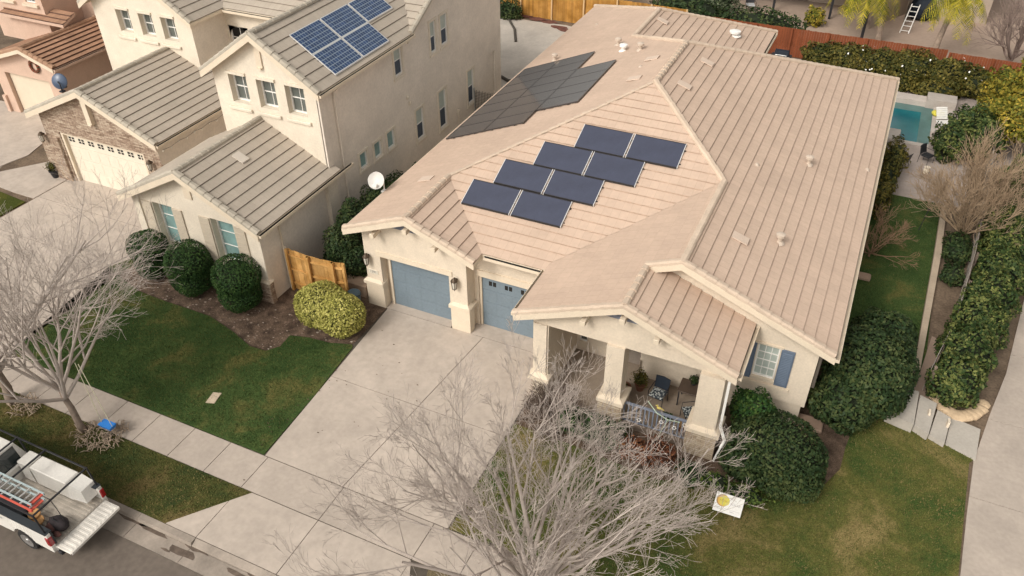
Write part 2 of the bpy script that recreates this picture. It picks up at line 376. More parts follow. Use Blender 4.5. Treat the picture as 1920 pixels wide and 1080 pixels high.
# main driveway + apron
g=MB()
slab(g,[(-16.0,9.24),(-14.80,9.24),(-14.80,11.26)],-.12,.012)
slab(g,[(-14.80,9.24),(-11.85,9.24),(-11.85,11.26),(-14.80,11.26)],-.12,.012)
slab(g,[(-11.85,9.24),(-8.6,9.24),(-8.6,11.26),(-11.85,11.26)],-.12,.012)
slab(g,[(-8.6,9.24),(-7.6,9.24),(-8.6,11.26)],-.12,.012)
xl=lambda y:-14.95-(y-12.62)*.05
xm=lambda y:-11.9+(y-12.62)*.1
ys=[12.63,16.65,20.85]
for a,b in zip(ys,ys[1:]):
    slab(g,[(xl(a),a),(xm(a),a),(xm(b),b),(xl(b),b)],-.12,.012); slab(g,[(xm(a),a),(-8.15,a),(-8.15,b),(xm(b),b)],-.12,.012)
slab(g,[(-15.42,20.86),(-12.5,20.86),(-12.5,21.5),(-15.42,21.5)],-.12,.012,inset=.004); slab(g,[(-11.69,20.86),(-8.12,20.86),(-8.12,21.6),(-11.69,21.6)],-.12,.012,inset=.004)
struct('driveway',g,M_conc)
g=MB(); g.box(-16,-7.4,9.24,21.4,-.14,-.01); g.box(-60,40,11.25,12.64,-.14,-.012); struct('joint_filler',g,M_joint)
# entry walk
g=MB(); slab(g,[(-8.13,18.2),(-5.9,18.2),(-5.9,20.4),(-8.13,20.4)],-.12,.014); slab(g,[(-8.1,20.4),(-4.9,20.4),(-4.9,23.5),(-8.1,23.5)],-.12,.02)
struct('entry_walk',g,M_conc2)
# neighbour driveway (left)
g=MB()
for a,b in ((12.64,15.4),(15.4,18.4),(18.4,21.2),(21.2,23.6)):
    f=lambda y:-35.55-(y-12.6)*.0; h=lambda y:-29.3 if y>18 else -27.6+(18-y)*.0
    slab(g,[(f(a),a),(-32.3,a),(-32.3,b),(f(b),b)],-.12,.012); slab(g,[(-32.3,a),(-27.0,a),(-27.0,b),(-32.3,b)],-.12,.012)
for a,b in ((-36.6,-33.6),(-33.6,-30.3),(-30.3,-26.2)): slab(g,[(a,9.24),(b,9.24),(b,11.26),(a,11.26)],-.12,.012)
slab(g,[(-27.0,21.2),(-26.2,21.2),(-26.2,30),(-28.6,30),(-28.6,23.6),(-27.0,23.6)],-.12,.010)
slab(g,[(-40.2,21.2),(-36.9,21.0),(-35.6,21.0),(-35.6,24.0),(-38.0,24.0)],-.12,.010)
slab(g,[(-60,12.64),(-44.0,12.64),(-41.2,17.2),(-39.6,24.0),(-41.0,28.2),(-46,28.2),(-60,27.8)],-.12,.010)
struct('driveway',g,M_conc)
# right hand drive and steps landing
RE=[(4.9,12.64),(5.35,14.6),(5.74,17.3),(5.86,19.6),(6.02,22.0),(6.5,24.5),(7.02,26.9),(7.75,32.05),(8.3,37),(8.8,44)]
g=MB(); cuts=[12.64,16.6,20.4,24.2,28.1,32.0,36,44]
def reX(y):
    for (a,ya),(b,yb) in zip(RE,RE[1:]):
        if ya<=y<=yb: return a+(b-a)*(y-ya)/(yb-ya)
    return RE[-1][0]
for a,b in zip(cuts,cuts[1:]):
    k=[a]+[p[1] for p in RE if a<p[1]<b]+[b]
    slab(g,[(reX(y),y) for y in k[::-1]]+[(8.25+(a-12)*.14,a),(8.25+(b-12)*.14,b)],-.12,.012)
struct('side_drive',g,M_conc2)
# lawns
def lawn_mat(name,c1,c2,c3,s1):
    m=bpy.data.materials.new(name); nt,N,L=_nodes(m); b=N['Principled BSDF']; b.inputs['Roughness'].default_value=.95; b.inputs['Specular IOR Level'].default_value=.1
    tc=N.new('ShaderNodeTexCoord'); n=N.new('ShaderNodeTexNoise'); n.inputs['Scale'].default_value=s1; n.inputs['Detail'].default_value=9; n.inputs['Roughness'].default_value=.68; n.inputs['Distortion'].default_value=.4
    L.new(tc.outputs['Object'],n.inputs['Vector'])
    cr=N.new('ShaderNodeValToRGB'); e=cr.color_ramp.elements; e[0].position=.40; e[0].color=(*c1,1); e[1].position=.63; e[1].color=(*c3,1); k=e.new(.52); k.color=(*c2,1)
    L.new(n.outputs['Fac'],cr.inputs['Fac'])
    n2=N.new('ShaderNodeTexNoise'); n2.inputs['Scale'].default_value=26; n2.inputs['Detail'].default_value=3; L.new(tc.outputs['Object'],n2.inputs['Vector'])
    mr=N.new('ShaderNodeMapRange'); mr.inputs[1].default_value=.3; mr.inputs[2].default_value=.7; mr.inputs[3].default_value=.6; mr.inputs[4].default_value=1.4; L.new(n2.outputs['Fac'],mr.inputs[0])
    mx=N.new('ShaderNodeVectorMath'); mx.operation='SCALE'; L.new(cr.outputs[0],mx.inputs[0]); L.new(mr.outputs[0],mx.inputs['Scale']); L.new(mx.outputs[0],b.inputs['Base Color'])
    bp=N.new('ShaderNodeBump'); bp.inputs['Strength'].default_value=.8; bp.inputs['Distance'].default_value=.03; L.new(n2.outputs['Fac'],bp.inputs['Height']); L.new(bp.outputs[0],b.inputs['Normal'])
    MATS[name]=m; return m
ML1=lawn_mat('lawn_green',(.034,.062,.018),(.052,.082,.024),(.11,.105,.034),.55)
ML2=lawn_mat('lawn_patchy',(.050,.078,.020),(.11,.108,.030),(.22,.17,.07),.38)
ML3=lawn_mat('lawn_strip',(.035,.050,.016),(.07,.072,.022),(.13,.10,.04),.6)
BED=[(-25.6,20.9)]+[at(x,y)[:2] for x,y in ((205,500),(232,522),(262,545),(300,560),(345,575),(395,592),(440,622),(470,648),(500,657),(528,648),(545,628),(580,632),(620,642),(662,645))]+[(-15.4,19.0),(-15.4,20.9)]
def lawn(name,poly,m,z=.02):
    g=MB(); g.prism(poly,-.05,z); return struct(name,g,m)
lawn('lawn',[(-26.98,12.65),(-15.0,12.65),(-15.1,15.5),(-15.32,18.3)]+[(p[0],p[1]-.05) for p in BED[14:0:-1]]+[(-26.98,20.0)],ML1)
g=MB(); g.prism(BED,-.04,.004); struct('planting_bed',g,pm('bark_mulch',(.085,.055,.038),.95,.35,2.2,.9,60,fine=.5,col2=(.17,.115,.08)))
lawn('verge_lawn',[(-60,9.24),(-37.0,9.24),(-37.0,11.25),(-60,11.25)],ML3)
lawn('verge_lawn',[(-26.2,9.24),(-16.0,9.24),(-14.35,11.25),(-26.2,11.25)],ML3)
lawn('verge_lawn',[(-7.55,9.24),(5.5,9.24),(5.2,11.25),(-8.0,11.25)],lawn_mat('verge_dry',(.11,.095,.05),(.16,.125,.075),(.22,.17,.11),.8))
lawn('front_lawn',[(-8.1,12.66),(4.86,12.66),(5.3,14.6),(5.70,17.3),(5.8,19.6),(5.9,21.85)]+[at(x,y)[:2] for x,y in ((1828,861),(1771,832),(1713,797),(1670,777),(1640,785),(1600,800),(1585,840),(1575,880),(1540,915),(1470,925),(1400,905),(1340,905))]+[(-3,17.0),(-5.5,17.2),(-8.1,17.3)],ML2)
lawn('side_lawn',[(1.2,24.8),(4.35,24.8),(4.5,38.5),(1.2,38.5)],ML1,.0)
lawn('far_lawn',[(-41.0,17.2),(-36.9,13.2),(-35.7,13.2),(-35.7,20.6),(-40.4,21.0)],lawn_mat('lawn_olive',(.05,.06,.012),(.085,.085,.018),(.12,.10,.03),.5))
lawn('far_lawn',[(8.5,12.64),(20,12.64),(20,22),(10,22)],ML3)
g=MB(); g.prism([(-3.6,16.95),(1.4,17.4),(2.4,20.4),(3.0,20.8),(3.1,25),(.6,25),(.6,21.1),(-5.4,18.8),(-8.1,18.2),(-8.1,17.3)],-.04,-.004); struct('shrub_bed',g,MATS['bark_mulch'])
# grass blades on the lawns in view
def inside(P,poly):
    x,y=P[:,0],P[:,1]; r=np.zeros(len(P),bool); n=len(poly)
    for i in range(n):
        x0,y0=poly[i];x1,y1=poly[(i+1)%n]
        c=((y0>y)!=(y1>y))&(x<(x1-x0)*(y-y0)/((y1-y0) or 1e-9)+x0); r^=c
    return r
def blades(name,poly,dens,m,h=.05,z=.02,lab=None):
    poly=np.array(poly,float); mn,mx=poly.min(0),poly.max(0); n=int(dens*np.prod(mx-mn)); P=mn+RNG.random((n,2))*(mx-mn); P=P[inside(P,poly)]; n=len(P)
    a=RNG.random(n)*6.283; w=.008+.010*RNG.random(n); hh=h*(.5+RNG.random(n)); lean=(RNG.random((n,2))-.5)*h*1.6
    V=np.zeros((n,3,3)); V[:,0,:2]=P+np.c_[np.cos(a),np.sin(a)]*w[:,None]; V[:,1,:2]=P-np.c_[np.cos(a),np.sin(a)]*w[:,None]; V[:,2,:2]=P+lean; V[:,0,2]=V[:,1,2]=z; V[:,2,2]=z+hh
    o=fastmesh(name,V.reshape(-1,3),np.arange(n*3).reshape(-1,3),m); tag(o,lab or 'short mown grass blades on the lawn','grass',kind='stuff'); return o
MG1=leafmat('blade_green',(.038,.066,.018),(.06,.095,.026),(.12,.115,.038),.6,.8)
MG2=leafmat('blade_dry',(.055,.080,.022),(.115,.112,.033),(.22,.17,.072),.42,.8)
blades('grass',[(-26.9,12.7),(-15.1,12.7),(-15.4,18.2)]+[(p[0],p[1]-.08) for p in BED[14:0:-1]]+[(-26.9,19.9)],420,MG1,lab='green mown grass left of the wide driveway')
blades('grass',[(-24.5,9.26),(-16.0,9.26),(-14.4,11.22),(-26,11.22)],420,MG2,lab='grass on the kerbside strip beside the white truck')
blades('grass',[(-8.0,12.7),(4.8,12.7),(5.7,17.3),(5.85,21.8)]+[at(x,y)[:2] for x,y in ((1822,861),(1771,835),(1713,800),(1670,780),(1640,788),(1603,803),(1588,840),(1575,883),(1540,918),(1470,928),(1400,908),(1340,908))]+[(-3,16.9),(-8.0,17.2)],420,MG2,lab='patchy green and straw grass right of the driveway')
blades('grass',[(1.3,24.9),(4.3,24.9),(4.4,38.4),(1.3,38.4)],260,MG1,z=0,lab='green side yard grass beside the tan roofed house')
# scattered leaves and pebbles on the bed
n=900; P=np.array([(-26.0,15.4)])+RNG.random((n,2))*np.array([(11,3.6)]); P=P[inside(P,np.array(BED))]; n=len(P)
a=RNG.random(n)*6.28; s=.02+.05*RNG.random(n); V=np.zeros((n,4,3))
for k in range(4): V[:,k,0]=P[:,0]+np.cos(a+k*1.57)*s; V[:,k,1]=P[:,1]+np.sin(a+k*1.57)*s*.7; V[:,k,2]=.012+.02*RNG.random(n)
tag(fastmesh('fallen_leaves',V.reshape(-1,3),np.arange(n*4).reshape(-1,4),leafmat('litter',(.10,.06,.045),(.24,.17,.13),(.42,.36,.30),3,.9)),'fallen leaves and pale chips on the mulch bed','leaves',kind='stuff')
n=60; P=np.concatenate([np.array([(-15.3,14.9)])+RNG.normal(size=(34,2))*np.array([.35,1.6]),np.array([(-13.8,16.3)])+RNG.normal(size=(26,2))*1.6]); a=RNG.random(n)*6.28; s=.018+.03*RNG.random(n); V=np.zeros((n,4,3))
for k in range(4): V[:,k,0]=P[:,0]+np.cos(a+k*1.57)*s; V[:,k,1]=P[:,1]+np.sin(a+k*1.57)*s*.6; V[:,k,2]=.022+.012*RNG.random(n)
tag(fastmesh('fallen_leaves',V.reshape(-1,3),np.arange(n*4).reshape(-1,4),pm('brown_leaf',(.09,.06,.04),.9,.3,3)),'few brown leaves scattered on the driveway edge','leaves',kind='stuff')
# dirt patches washed into the gutter
g=MB()
for x,y,r in ((-17.0,9.05,.5),(-16.2,8.98,.35),(-14.9,8.75,.4),(-14.6,9.02,.3),(-15.4,8.6,.12),(-13.0,8.85,.25),(-11.9,9.0,.45),(-9.5,8.9,.3)):
    k=11; rr=random.Random(int(x*10)); g.prism([(x+r*1.8*math.cos(t*2*math.pi/k)*(.6+.5*rr.random()),y+.35*r*math.sin(t*2*math.pi/k)*(.6+.6*rr.random())) for t in range(k)],-.139,-.134,0)
struct('gutter_silt',g,pm('wet_silt',(.12,.09,.07),.9,.3,4))
# ------------------------------------------------------------------ the tan roofed house with the front solar panels
ZE,SM=3.75,.41
H=thing('single_storey_house','cream single storey house with tan tile roof, two blue garage doors and a front porch','house',(-7.7,30,0))
zR=lambda x,y: ZE+SM*(1.1-x); zL=lambda x,y: ZE+SM*(x+16.6); zF=lambda x,y: ZE+SM*(y-21.05)
zG=lambda x,y: ZE+SM*(-11.1-x); zW=lambda x,y: 5.80+SM*(x+3.9); zP=lambda x,y: 5.35+SM*(-5.0-x)
zB=lambda x,y: ZE+SM*(43.3-y); zR2=lambda x,y: ZE+SM*(-5.7-x); zB2=lambda x,y: ZE+SM*(47.6-y)
PL=[([(1.1,20.6),(1.1,43.3),(-7.75,34.45),(-7.75,29.9),(-3.9,26.05),(-3.9,20.6)],zR,(-1,0)),
 ([(-16.6,20.4),(-13.85,20.4),(-13.85,23.8),(-7.75,29.9),(-7.75,34.45),(-11.15,37.85),(-11.15,42.15),(-16.6,47.6)],zL,(1,0)),
 ([(-11.1,21.05),(-8.6,21.05),(-8.6,21.35),(-3.9,26.05),(-7.75,29.9),(-13.85,23.8)],zF,(0,1)),
 ([(-13.85,20.4),(-11.1,20.4),(-11.1,21.05),(-13.85,23.8)],zG,(-1,0)),
 ([(-3.9,26.05),(-8.6,21.35),(-8.6,18.35),(-5.0,18.35),(-5.0,20.6),(-3.9,20.6)],zW,(1,0)),
 ([(-5.0,18.35),(-1.4,18.35),(-1.4,21.04),(-5.0,21.04)],zP,(-1,0)),
 ([(-11.15,37.85),(-7.75,34.45),(1.1,43.3),(-5.7,43.3)],zB,(0,-1)),
 ([(-11.15,42.15),(-11.15,37.85),(-5.7,43.3),(-5.7,47.6)],zR2,(-1,0)),
 ([(-16.6,47.6),(-11.15,42.15),(-5.7,47.6)],zB2,(0,-1))]
dk=MB(); tl=MB()
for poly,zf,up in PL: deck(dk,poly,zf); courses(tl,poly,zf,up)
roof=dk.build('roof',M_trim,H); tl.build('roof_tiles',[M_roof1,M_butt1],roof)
cp=MB(); P3=lambda x,y,z:(x,y,z)
for p,q in (((-7.75,29.9,7.38),(-3.9,26.05,5.80)),((-3.9,26.0,5.80),(-3.9,20.6,5.80)),((-7.75,29.9,7.38),(-7.75,34.45,7.38)),((-13.85,23.8,4.88),(-7.75,29.9,7.38)),
 ((1.1,43.3,3.75),(-7.75,34.45,7.38)),((-11.15,37.85,5.98),(-7.75,34.45,7.38)),((-11.15,42.15,5.98),(-11.15,37.85,5.98)),((-16.6,47.6,3.75),(-11.15,42.15,5.98)),((-5.7,47.6,3.75),(-11.15,42.15,5.98)),
 ((-13.85,20.45,4.88),(-13.85,23.8,4.88)),((-5.0,18.4,5.35),(-5.0,20.7,5.35))):
    flat=(p==(-13.85,23.8,4.88)); caps(cp,p,q,w=.24 if not flat else .16,h=.09 if not flat else .03,seed=int(abs(p[0]*10)))
cp.build('ridge_cap',M_cap1,roof)
rk=MB()
for p,q in (((1.02,20.66,3.78),(-3.9,20.66,5.80)),((-5.0,20.66,5.35),(-3.9,20.66,5.80)),((-16.55,20.46,3.77),(-13.85,20.46,4.88)),((-11.15,20.46,3.77),(-13.85,20.46,4.88)),((-8.6,18.41,3.87),(-5.0,18.41,5.35)),((-1.45,18.41,3.89),(-5.0,18.41,5.35))):
    caps(rk,p,q,w=.24,h=.085,seg=.37,base=.045,seed=3)
rk.build('rake_tile',M_cap1,roof)
# barge boards (cream, under the rake tiles)
bb=MB()
def barge(p,q,y,h=.24,t=.05):
    bb.hexa([(p[0],y,p[1]-h),(q[0],y,q[1]-h),(q[0],y+t,q[1]-h),(p[0],y+t,p[1]-h),(p[0],y,p[1]+.0),(q[0],y,q[1]+.0),(q[0],y+t,q[1]+.0),(p[0],y+t,p[1]+.0)] if q[0]>p[0] else [(q[0],y,q[1]-h),(p[0],y,p[1]-h),(p[0],y+t,p[1]-h),(q[0],y+t,q[1]-h),(q[0],y,q[1]+.0),(p[0],y,p[1]+.0),(p[0],y+t,p[1]+.0),(q[0],y+t,q[1]+.0)],0)
for y,segs in ((20.545,[((1.11,3.76),(-3.9,5.81)),((-5.0,5.36),(-3.9,5.81))]),(20.345,[((-16.61,3.76),(-13.85,4.89)),((-11.09,3.76),(-13.85,4.89))]),(18.295,[((-8.61,3.88),(-5.0,5.36)),((-1.39,3.88),(-5.0,5.36))])):
    for p,q in segs: barge(p,q,y)
bb.build('barge_board',M_trim,roof)
gt=MB()
gutter(gt,(1.102,20.55,3.74),(1.102,43.2,3.74),(1,0,0)); gutter(gt,(-11.0,21.048,3.74),(-8.72,21.048,3.74),(0,-1,0)); gutter(gt,(-16.602,20.4,3.74),(-16.602,47.4,3.74),(-1,0,0),w=.06)
gutter(gt,(-8.602,18.4,3.87),(-8.602,21.0,3.87),(-1,0,0)); gutter(gt,(-1.398,18.4,3.87),(-1.398,21.0,3.87),(1,0,0)); gutter(gt,(-5.698,43.4,3.74),(-5.698,47.5,3.74),(1,0,0))
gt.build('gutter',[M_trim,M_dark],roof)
# walls ------------------------------------------------------------
w=MB(); top=lambda zf,x,y: zf(x,y)-.13
# garage front (Y=20.9), x -16.15..-11.7
t=lambda x:x+16.15
wall(w,(-16.15,20.9),(-11.7,20.9),(0,-1),-.05,[(0,3.80),(t(-13.85),4.76),(4.45,3.86)],[(t(-15.45),t(-12.45),-.05,2.52)],.42)
wall(w,(-16.15,20.9),(-16.15,47.2),(-1,0),-.05,[(0,3.8),(26.3,3.8)])
wall(w,(-11.7,20.9),(-11.7,21.5),(1,0),-.05,[(0,3.86),(.6,3.86)])
wall(w,(-11.7,21.5),(-8.1,21.5),(0,-1),-.05,[(0,3.8),(3.6,3.8)],[(.17,3.0,-.05,2.38)],.14)
# porch left pier side / entry
wall(w,(-8.1,18.8),(-8.1,21.5),(-1,0),-.05,[(0,3.8),(2.7,3.8)])
wall(w,(-8.1,18.8),(-7.55,18.8),(0,-1),-.05,[(0,3.395),(.55,3.395)])
wall(w,(-7.55,18.8),(-7.55,21.6),(1,0),-.05,[(0,3.75),(2.8,3.75)])
wall(w,(-7.55,21.6),(-6.1,21.6),(0,-1),-.05,[(0,3.9),(1.45,4.2)],[(.12,.42,.6,2.6)],.08)
wall(w,(-6.1,21.6),(-6.1,23.2),(1,0),-.05,[(0,3.9),(1.6,3.9)]); wall(w,(-6.1,23.2),(-4.95,23.2),(0,-1),-.05,[(0,3.9),(1.15,3.9)],[(.1,1.05,0,2.1)],.1)
wall(w,(-4.95,21.05),(-4.95,23.2),(-1,0),-.05,[(0,5),(2.15,5)])
# wing front (Y=21.05)
t=lambda x:x+4.95
wall(w,(-4.95,21.05),(.65,21.05),(0,-1),1.02,[(0,5.22),(t(-3.9),5.66),(5.6,3.82)],[(t(-1.20),t(-.50),1.80,3.18)],.16)
wall(w,(-4.95,21.17),(.55,21.17),(0,-1),-.05,[(0,1.2),(5.5,1.2)])
w.face([(-4.95,21.05,1.02),(-4.95,21.18,1.02),(.65,21.18,1.02),(.65,21.05,1.02)])
wall(w,(.65,21.05),(.65,21.9),(1,0),1.02,[(0,3.85),(.85,3.85)]); w.face([(.65,21.05,1.02),(.55,21.17,1.02),(.55,21.9,1.02),(.65,21.9,1.02)])
wall(w,(.55,21.17),(.55,42.9),(1,0),-.05,[(0,3.9),(21.7,3.9)])
wall(w,(.55,42.9),(-16.15,42.9),(0,1),-.05,[(0,3.8),(16.7,3.8)])
wall(w,(-6.15,42.9),(-6.15,47.2),(1,0),-.05,[(0,3.8),(4.3,3.8)]); wall(w,(-6.15,47.2),(-16.15,47.2),(0,1),-.05,[(0,3.8),(10,3.8)])
w.build('wall',M_st1,H)
# porch beam, gable and piers
w=MB(); t=lambda x:x+8.1
wall(w,(-8.1,18.8),(-1.72,18.8),(0,-1),3.40,[(0,3.93),(3.1,5.2),(6.38,3.86)])
wall(w,(-1.72,19.3),(-8.1,19.3),(0,1),3.40,[(0,3.86),(3.28,5.2),(6.38,3.93)])
w.face([(-8.1,18.8,3.40),(-8.1,19.3,3.40),(-1.72,19.3,3.40),(-1.72,18.8,3.40)])
w.box(-2.26,-1.72,19.3,21.05,3.40,3.85)
w.build('porch_beam',M_st1,H)
cl=MB(); cl.box(-7.55,-2.26,19.3,21.6,3.395,3.43); cl.build('porch_ceiling',M_trim,H)
def pier(x0,x1,y0,y1,full=True):
    m=MB(); m.box(x0,x1,y0,y1,1.2,3.40); o=m.build('porch_pier',M_st1,H)
    m=MB(); e=.17; m.hexa([(x0-e,y0-e,1.02),(x1+e,y0-e,1.02),(x1+e,y1+e,1.02),(x0-e,y1+e,1.02),(x0-e,y0-e,1.16),(x1+e,y0-e,1.16),(x1+e,y1+e,1.16),(x0-e,y1+e,1.16)]); m.hexa([(x0-e,y0-e,1.16),(x1+e,y0-e,1.16),(x1+e,y1+e,1.16),(x0-e,y1+e,1.16),(x0,y0,1.24),(x1,y0,1.24),(x1,y1,1.24),(x0,y1,1.24)])
    m.build('pier_cap',M_trim,o)
    return o
M_brick=None
def stonemat(name,c1,c2,c3,bw=.34,bh=.075):
    m=bpy.data.materials.new(name); nt,N,L=_nodes(m); b=N['Principled BSDF']; b.inputs['Roughness'].default_value=.95
    tc=N.new('ShaderNodeTexCoord'); sp=N.new('ShaderNodeSeparateXYZ'); cb=N.new('ShaderNodeCombineXYZ'); L.new(tc.outputs['Object'],sp.inputs[0])
    ad=N.new('ShaderNodeMath'); L.new(sp.outputs[0],ad.inputs[0]); L.new(sp.outputs[1],ad.inputs[1]); L.new(ad.outputs[0],cb.inputs[0]); L.new(sp.outputs[2],cb.inputs[1])
    ns=N.new('ShaderNodeTexNoise'); ns.inputs['Scale'].default_value=3; L.new(tc.outputs['Object'],ns.inputs['Vector'])
    mxv=N.new('ShaderNodeVectorMath'); mxv.operation='SCALE'; mxv.inputs['Scale'].default_value=.09; L.new(ns.outputs['Color'],mxv.inputs[0]); av=N.new('ShaderNodeVectorMath'); L.new(cb.outputs[0],av.inputs[0]); L.new(mxv.outputs[0],av.inputs[1])
    bt=N.new('ShaderNodeTexBrick'); bt.inputs['Scale'].default_value=1; bt.inputs['Brick Width'].default_value=bw; bt.inputs['Row Height'].default_value=bh; bt.inputs['Mortar Size'].default_value=.006; bt.inputs['Bias'].default_value=0
    bt.inputs['Color1'].default_value=(0,0,0,1); bt.inputs['Color2'].default_value=(1,1,1,1); bt.inputs['Mortar'].default_value=(.0,.0,.0,1); L.new(av.outputs[0],bt.inputs['Vector'])
    n2=N.new('ShaderNodeTexNoise'); n2.inputs['Scale'].default_value=7; n2.inputs['Detail'].default_value=5; L.new(tc.outputs['Object'],n2.inputs['Vector'])
    mm=N.new('ShaderNodeMix'); mm.inputs[0].default_value=.45; L.new(bt.outputs['Color'],mm.inputs[6]) if False else None
    ma=N.new('ShaderNodeMath'); ma.operation='MULTIPLY_ADD'; ma.inputs[1].default_value=.5; L.new(bt.outputs['Color'],ma.inputs[0]); 
    mb_=N.new('ShaderNodeMath'); mb_.operation='MULTIPLY_ADD'; mb_.inputs[1].default_value=.9; mb_.inputs[2].default_value=-.2; L.new(n2.outputs['Fac'],mb_.inputs[0]); L.new(mb_.outputs[0],ma.inputs[2])
    cr=N.new('ShaderNodeValToRGB'); e=cr.color_ramp.elements; e[0].position=.15; e[0].color=(*c1,1); e[1].position=.8; e[1].color=(*c3,1); k=e.new(.45); k.color=(*c2,1); L.new(ma.outputs[0],cr.inputs[0])
    dk_=N.new('ShaderNodeMapRange'); dk_.inputs[3].default_value=1; dk_.inputs[4].default_value=.55; L.new(bt.outputs['Fac'],dk_.inputs[0]); mx=N.new('ShaderNodeVectorMath'); mx.operation='SCALE'; L.new(cr.outputs[0],mx.inputs[0]); L.new(dk_.outputs[0],mx.inputs['Scale']); L.new(mx.outputs[0],b.inputs['Base Color'])
    bp=N.new('ShaderNodeBump'); bp.inputs['Strength'].default_value=.9; bp.inputs['Distance'].default_value=.03; bp.invert=True; L.new(bt.outputs['Fac'],bp.inputs['Height']); bp2=N.new('ShaderNodeBump'); bp2.inputs['Strength'].default_value=.7; bp2.inputs['Distance'].default_value=.03; L.new(n2.outputs['Fac'],bp2.inputs['Height']); L.new(bp.outputs[0],bp2.inputs['Normal']); L.new(bp2.outputs[0],b.inputs['Normal'])
    MATS[name]=m; return m
M_stone=stonemat('ledge_stone',(.20,.13,.09),(.36,.26,.19),(.52,.42,.32))
M_brk=stonemat('pale_ledge_stone',(.34,.25,.17),(.44,.35,.25),(.52,.43,.32),.3,.09)
o=pier(-2.50,-1.74,18.62,19.3); m=MB(); m.box(-2.62,-1.64,18.5,19.42,-.06,1.015); m.build('stone_base',M_brk,o)
o=pier(-5.52,-4.93,18.7,19.3); m=MB(); m.box(-5.64,-4.80,18.56,19.42,-.06,1.015); m.build('stone_base',M_brk,o)
o=pier(-8.04,-7.6,18.74,18.79); 
m=MB(); m.prism([(-7.55,19.0),(-1.75,19.0),(-1.75,21.2),(-4.9,21.2),(-4.9,21.7),(-7.55,21.7)],-.04,.15); m.build('porch_floor',pm('porch_slab',(.27,.215,.165),.85,.1,1),H)
# pier mouldings on the garage
m=MB()
for x0,x1,y in ((-16.28,-15.40,20.9),(-12.47,-11.58,20.9)):
    m.hexa([(x0,y-.13,1.08),(x1,y-.13,1.08),(x1,y+.3,1.08),(x0,y+.3,1.08),(x0,y-.13,1.22),(x1,y-.13,1.22),(x1,y+.3,1.22),(x0,y+.3,1.22)])
    m.hexa([(x0,y-.13,1.22),(x1,y-.13,1.22),(x1,y+.3,1.22),(x0,y+.3,1.22),(x0+.12,y-.003,1.31),(x1-.12,y-.003,1.31),(x1-.12,y+.3,1.31),(x0+.12,y+.3,1.31)])
    m.box(x0+.06,x1-.03,y-.05,y+.3,-.05,1.08)
m.box(-11.7,-11.56,20.79,21.45,1.085,1.21); m.box(-11.56,-8.2,21.44,21.5,2.42,2.70); m.box(-15.6,-12.3,20.86,20.9,2.52,2.74)
m.build('wall_moulding',M_trim,H)
# garage doors
def gdoor(x0,x1,y,zt,panes):
    m=MB(); rows=4; hh=zt/rows
    for i in range(rows):
        m.box(x0,x1,y,y+.05,i*hh+.004,(i+1)*hh-.006)
        nP=4
        if not (panes and i==rows-1):
            for k in range(nP):
                a=x0+(x1-x0)*(k+.1)/nP;b=x0+(x1-x0)*(k+.9)/nP; m.box(a,b,y-.008,y,i*hh+.09,(i+1)*hh-.09,b=.004)
    m.box(x0,x1,y+.02,y+.045,0,zt)
    o=m.build('garage_door',M_blue,H)
    if panes:
        for a,b in panes:
            g=MB(); g.box(a,b,y-.006,y+.004,zt-.36,zt-.16); g.build('door_pane',M_dark,o)
    f=MB(); f.box(x0-.09,x0,y-.06,y+.06,-.02,zt+.1); f.box(x1,x1+.09,y-.06,y+.06,-.02,zt+.1); f.box(x0,x1,y-.06,y+.06,zt,zt+.1); f.build('door_frame',M_trim,o)
    return o
gdoor(-15.22,-12.60,21.27,2.42,None)
pn=[]; 
for k in range(4):
    c=-11.0+k*.66; pn+= [(c-.14,c-.01),(c+.03,c+.16)] 
gdoor(-11.42,-8.78,21.60,2.34,pn)
g=MB(); g.box(-15.46,-12.44,21.33,21.36,-.05,2.55); g.box(-11.54,-8.5,21.66,21.69,-.05,2.5); g.build('door_surround',M_trim,H)
# entry door and side light
m=MB(); m.box(-6.0,-5.05,23.29,23.34,.02,2.1); 
for a,b in ((.2,.95),(1.1,1.9)): m.box(-5.9,-5.15,23.27,23.29,a,b)
o=m.build('front_door',pm('dark_wood_door',(.07,.035,.02),.4,.2,5),H); k=MB(); k.lathe((-5.15,23.25,1.0),[(.03,-.02),(.035,.01),(.02,.03)],10,axis=(0,-1,0)); k.build('door_knob',M_metal,o)
window(H,(-7.55,21.6),(-6.1,21.6),(0,-1),(.12,.42,.6,2.6),.08,.04,1,1,M_glass,sash=False)
# wing window and shutters
window(H,(-4.95,21.05),(.65,21.05),(0,-1),(3.75,4.45,1.80,3.18),.10,.05,3,4,M_blind,sash=False,name='front_window')
def shutter(x0,x1,y,z0,z1):
    m=MB(); m.box(x0,x1,y-.05,y-.002,z0,z1,b=.006); n=int((z1-z0-.2)/.07)
    for i in range(n):
        z=z0+.1+i*.07; m.hexa([(x0+.05,y-.072,z),(x1-.05,y-.072,z),(x1-.05,y-.05,z+.01),(x0+.05,y-.05,z+.01),(x0+.05,y-.066,z+.05),(x1-.05,y-.066,z+.05),(x1-.05,y-.05,z+.06),(x0+.05,y-.05,z+.06)])
    m.build('shutter',M_shut,H)
shutter(-1.66,-1.23,21.05,1.68,3.2); shutter(-.46,-.04,21.05,1.66,3.2)
m=MB(); m.box(-1.72,.04,20.96,21.05,1.50,1.62); m.box(-1.25,-.45,21.0,21.05,1.70,1.80); m.box(-1.3,-.42,21.01,21.05,3.19,3.27); m.build('window_sill',M_trim,H)
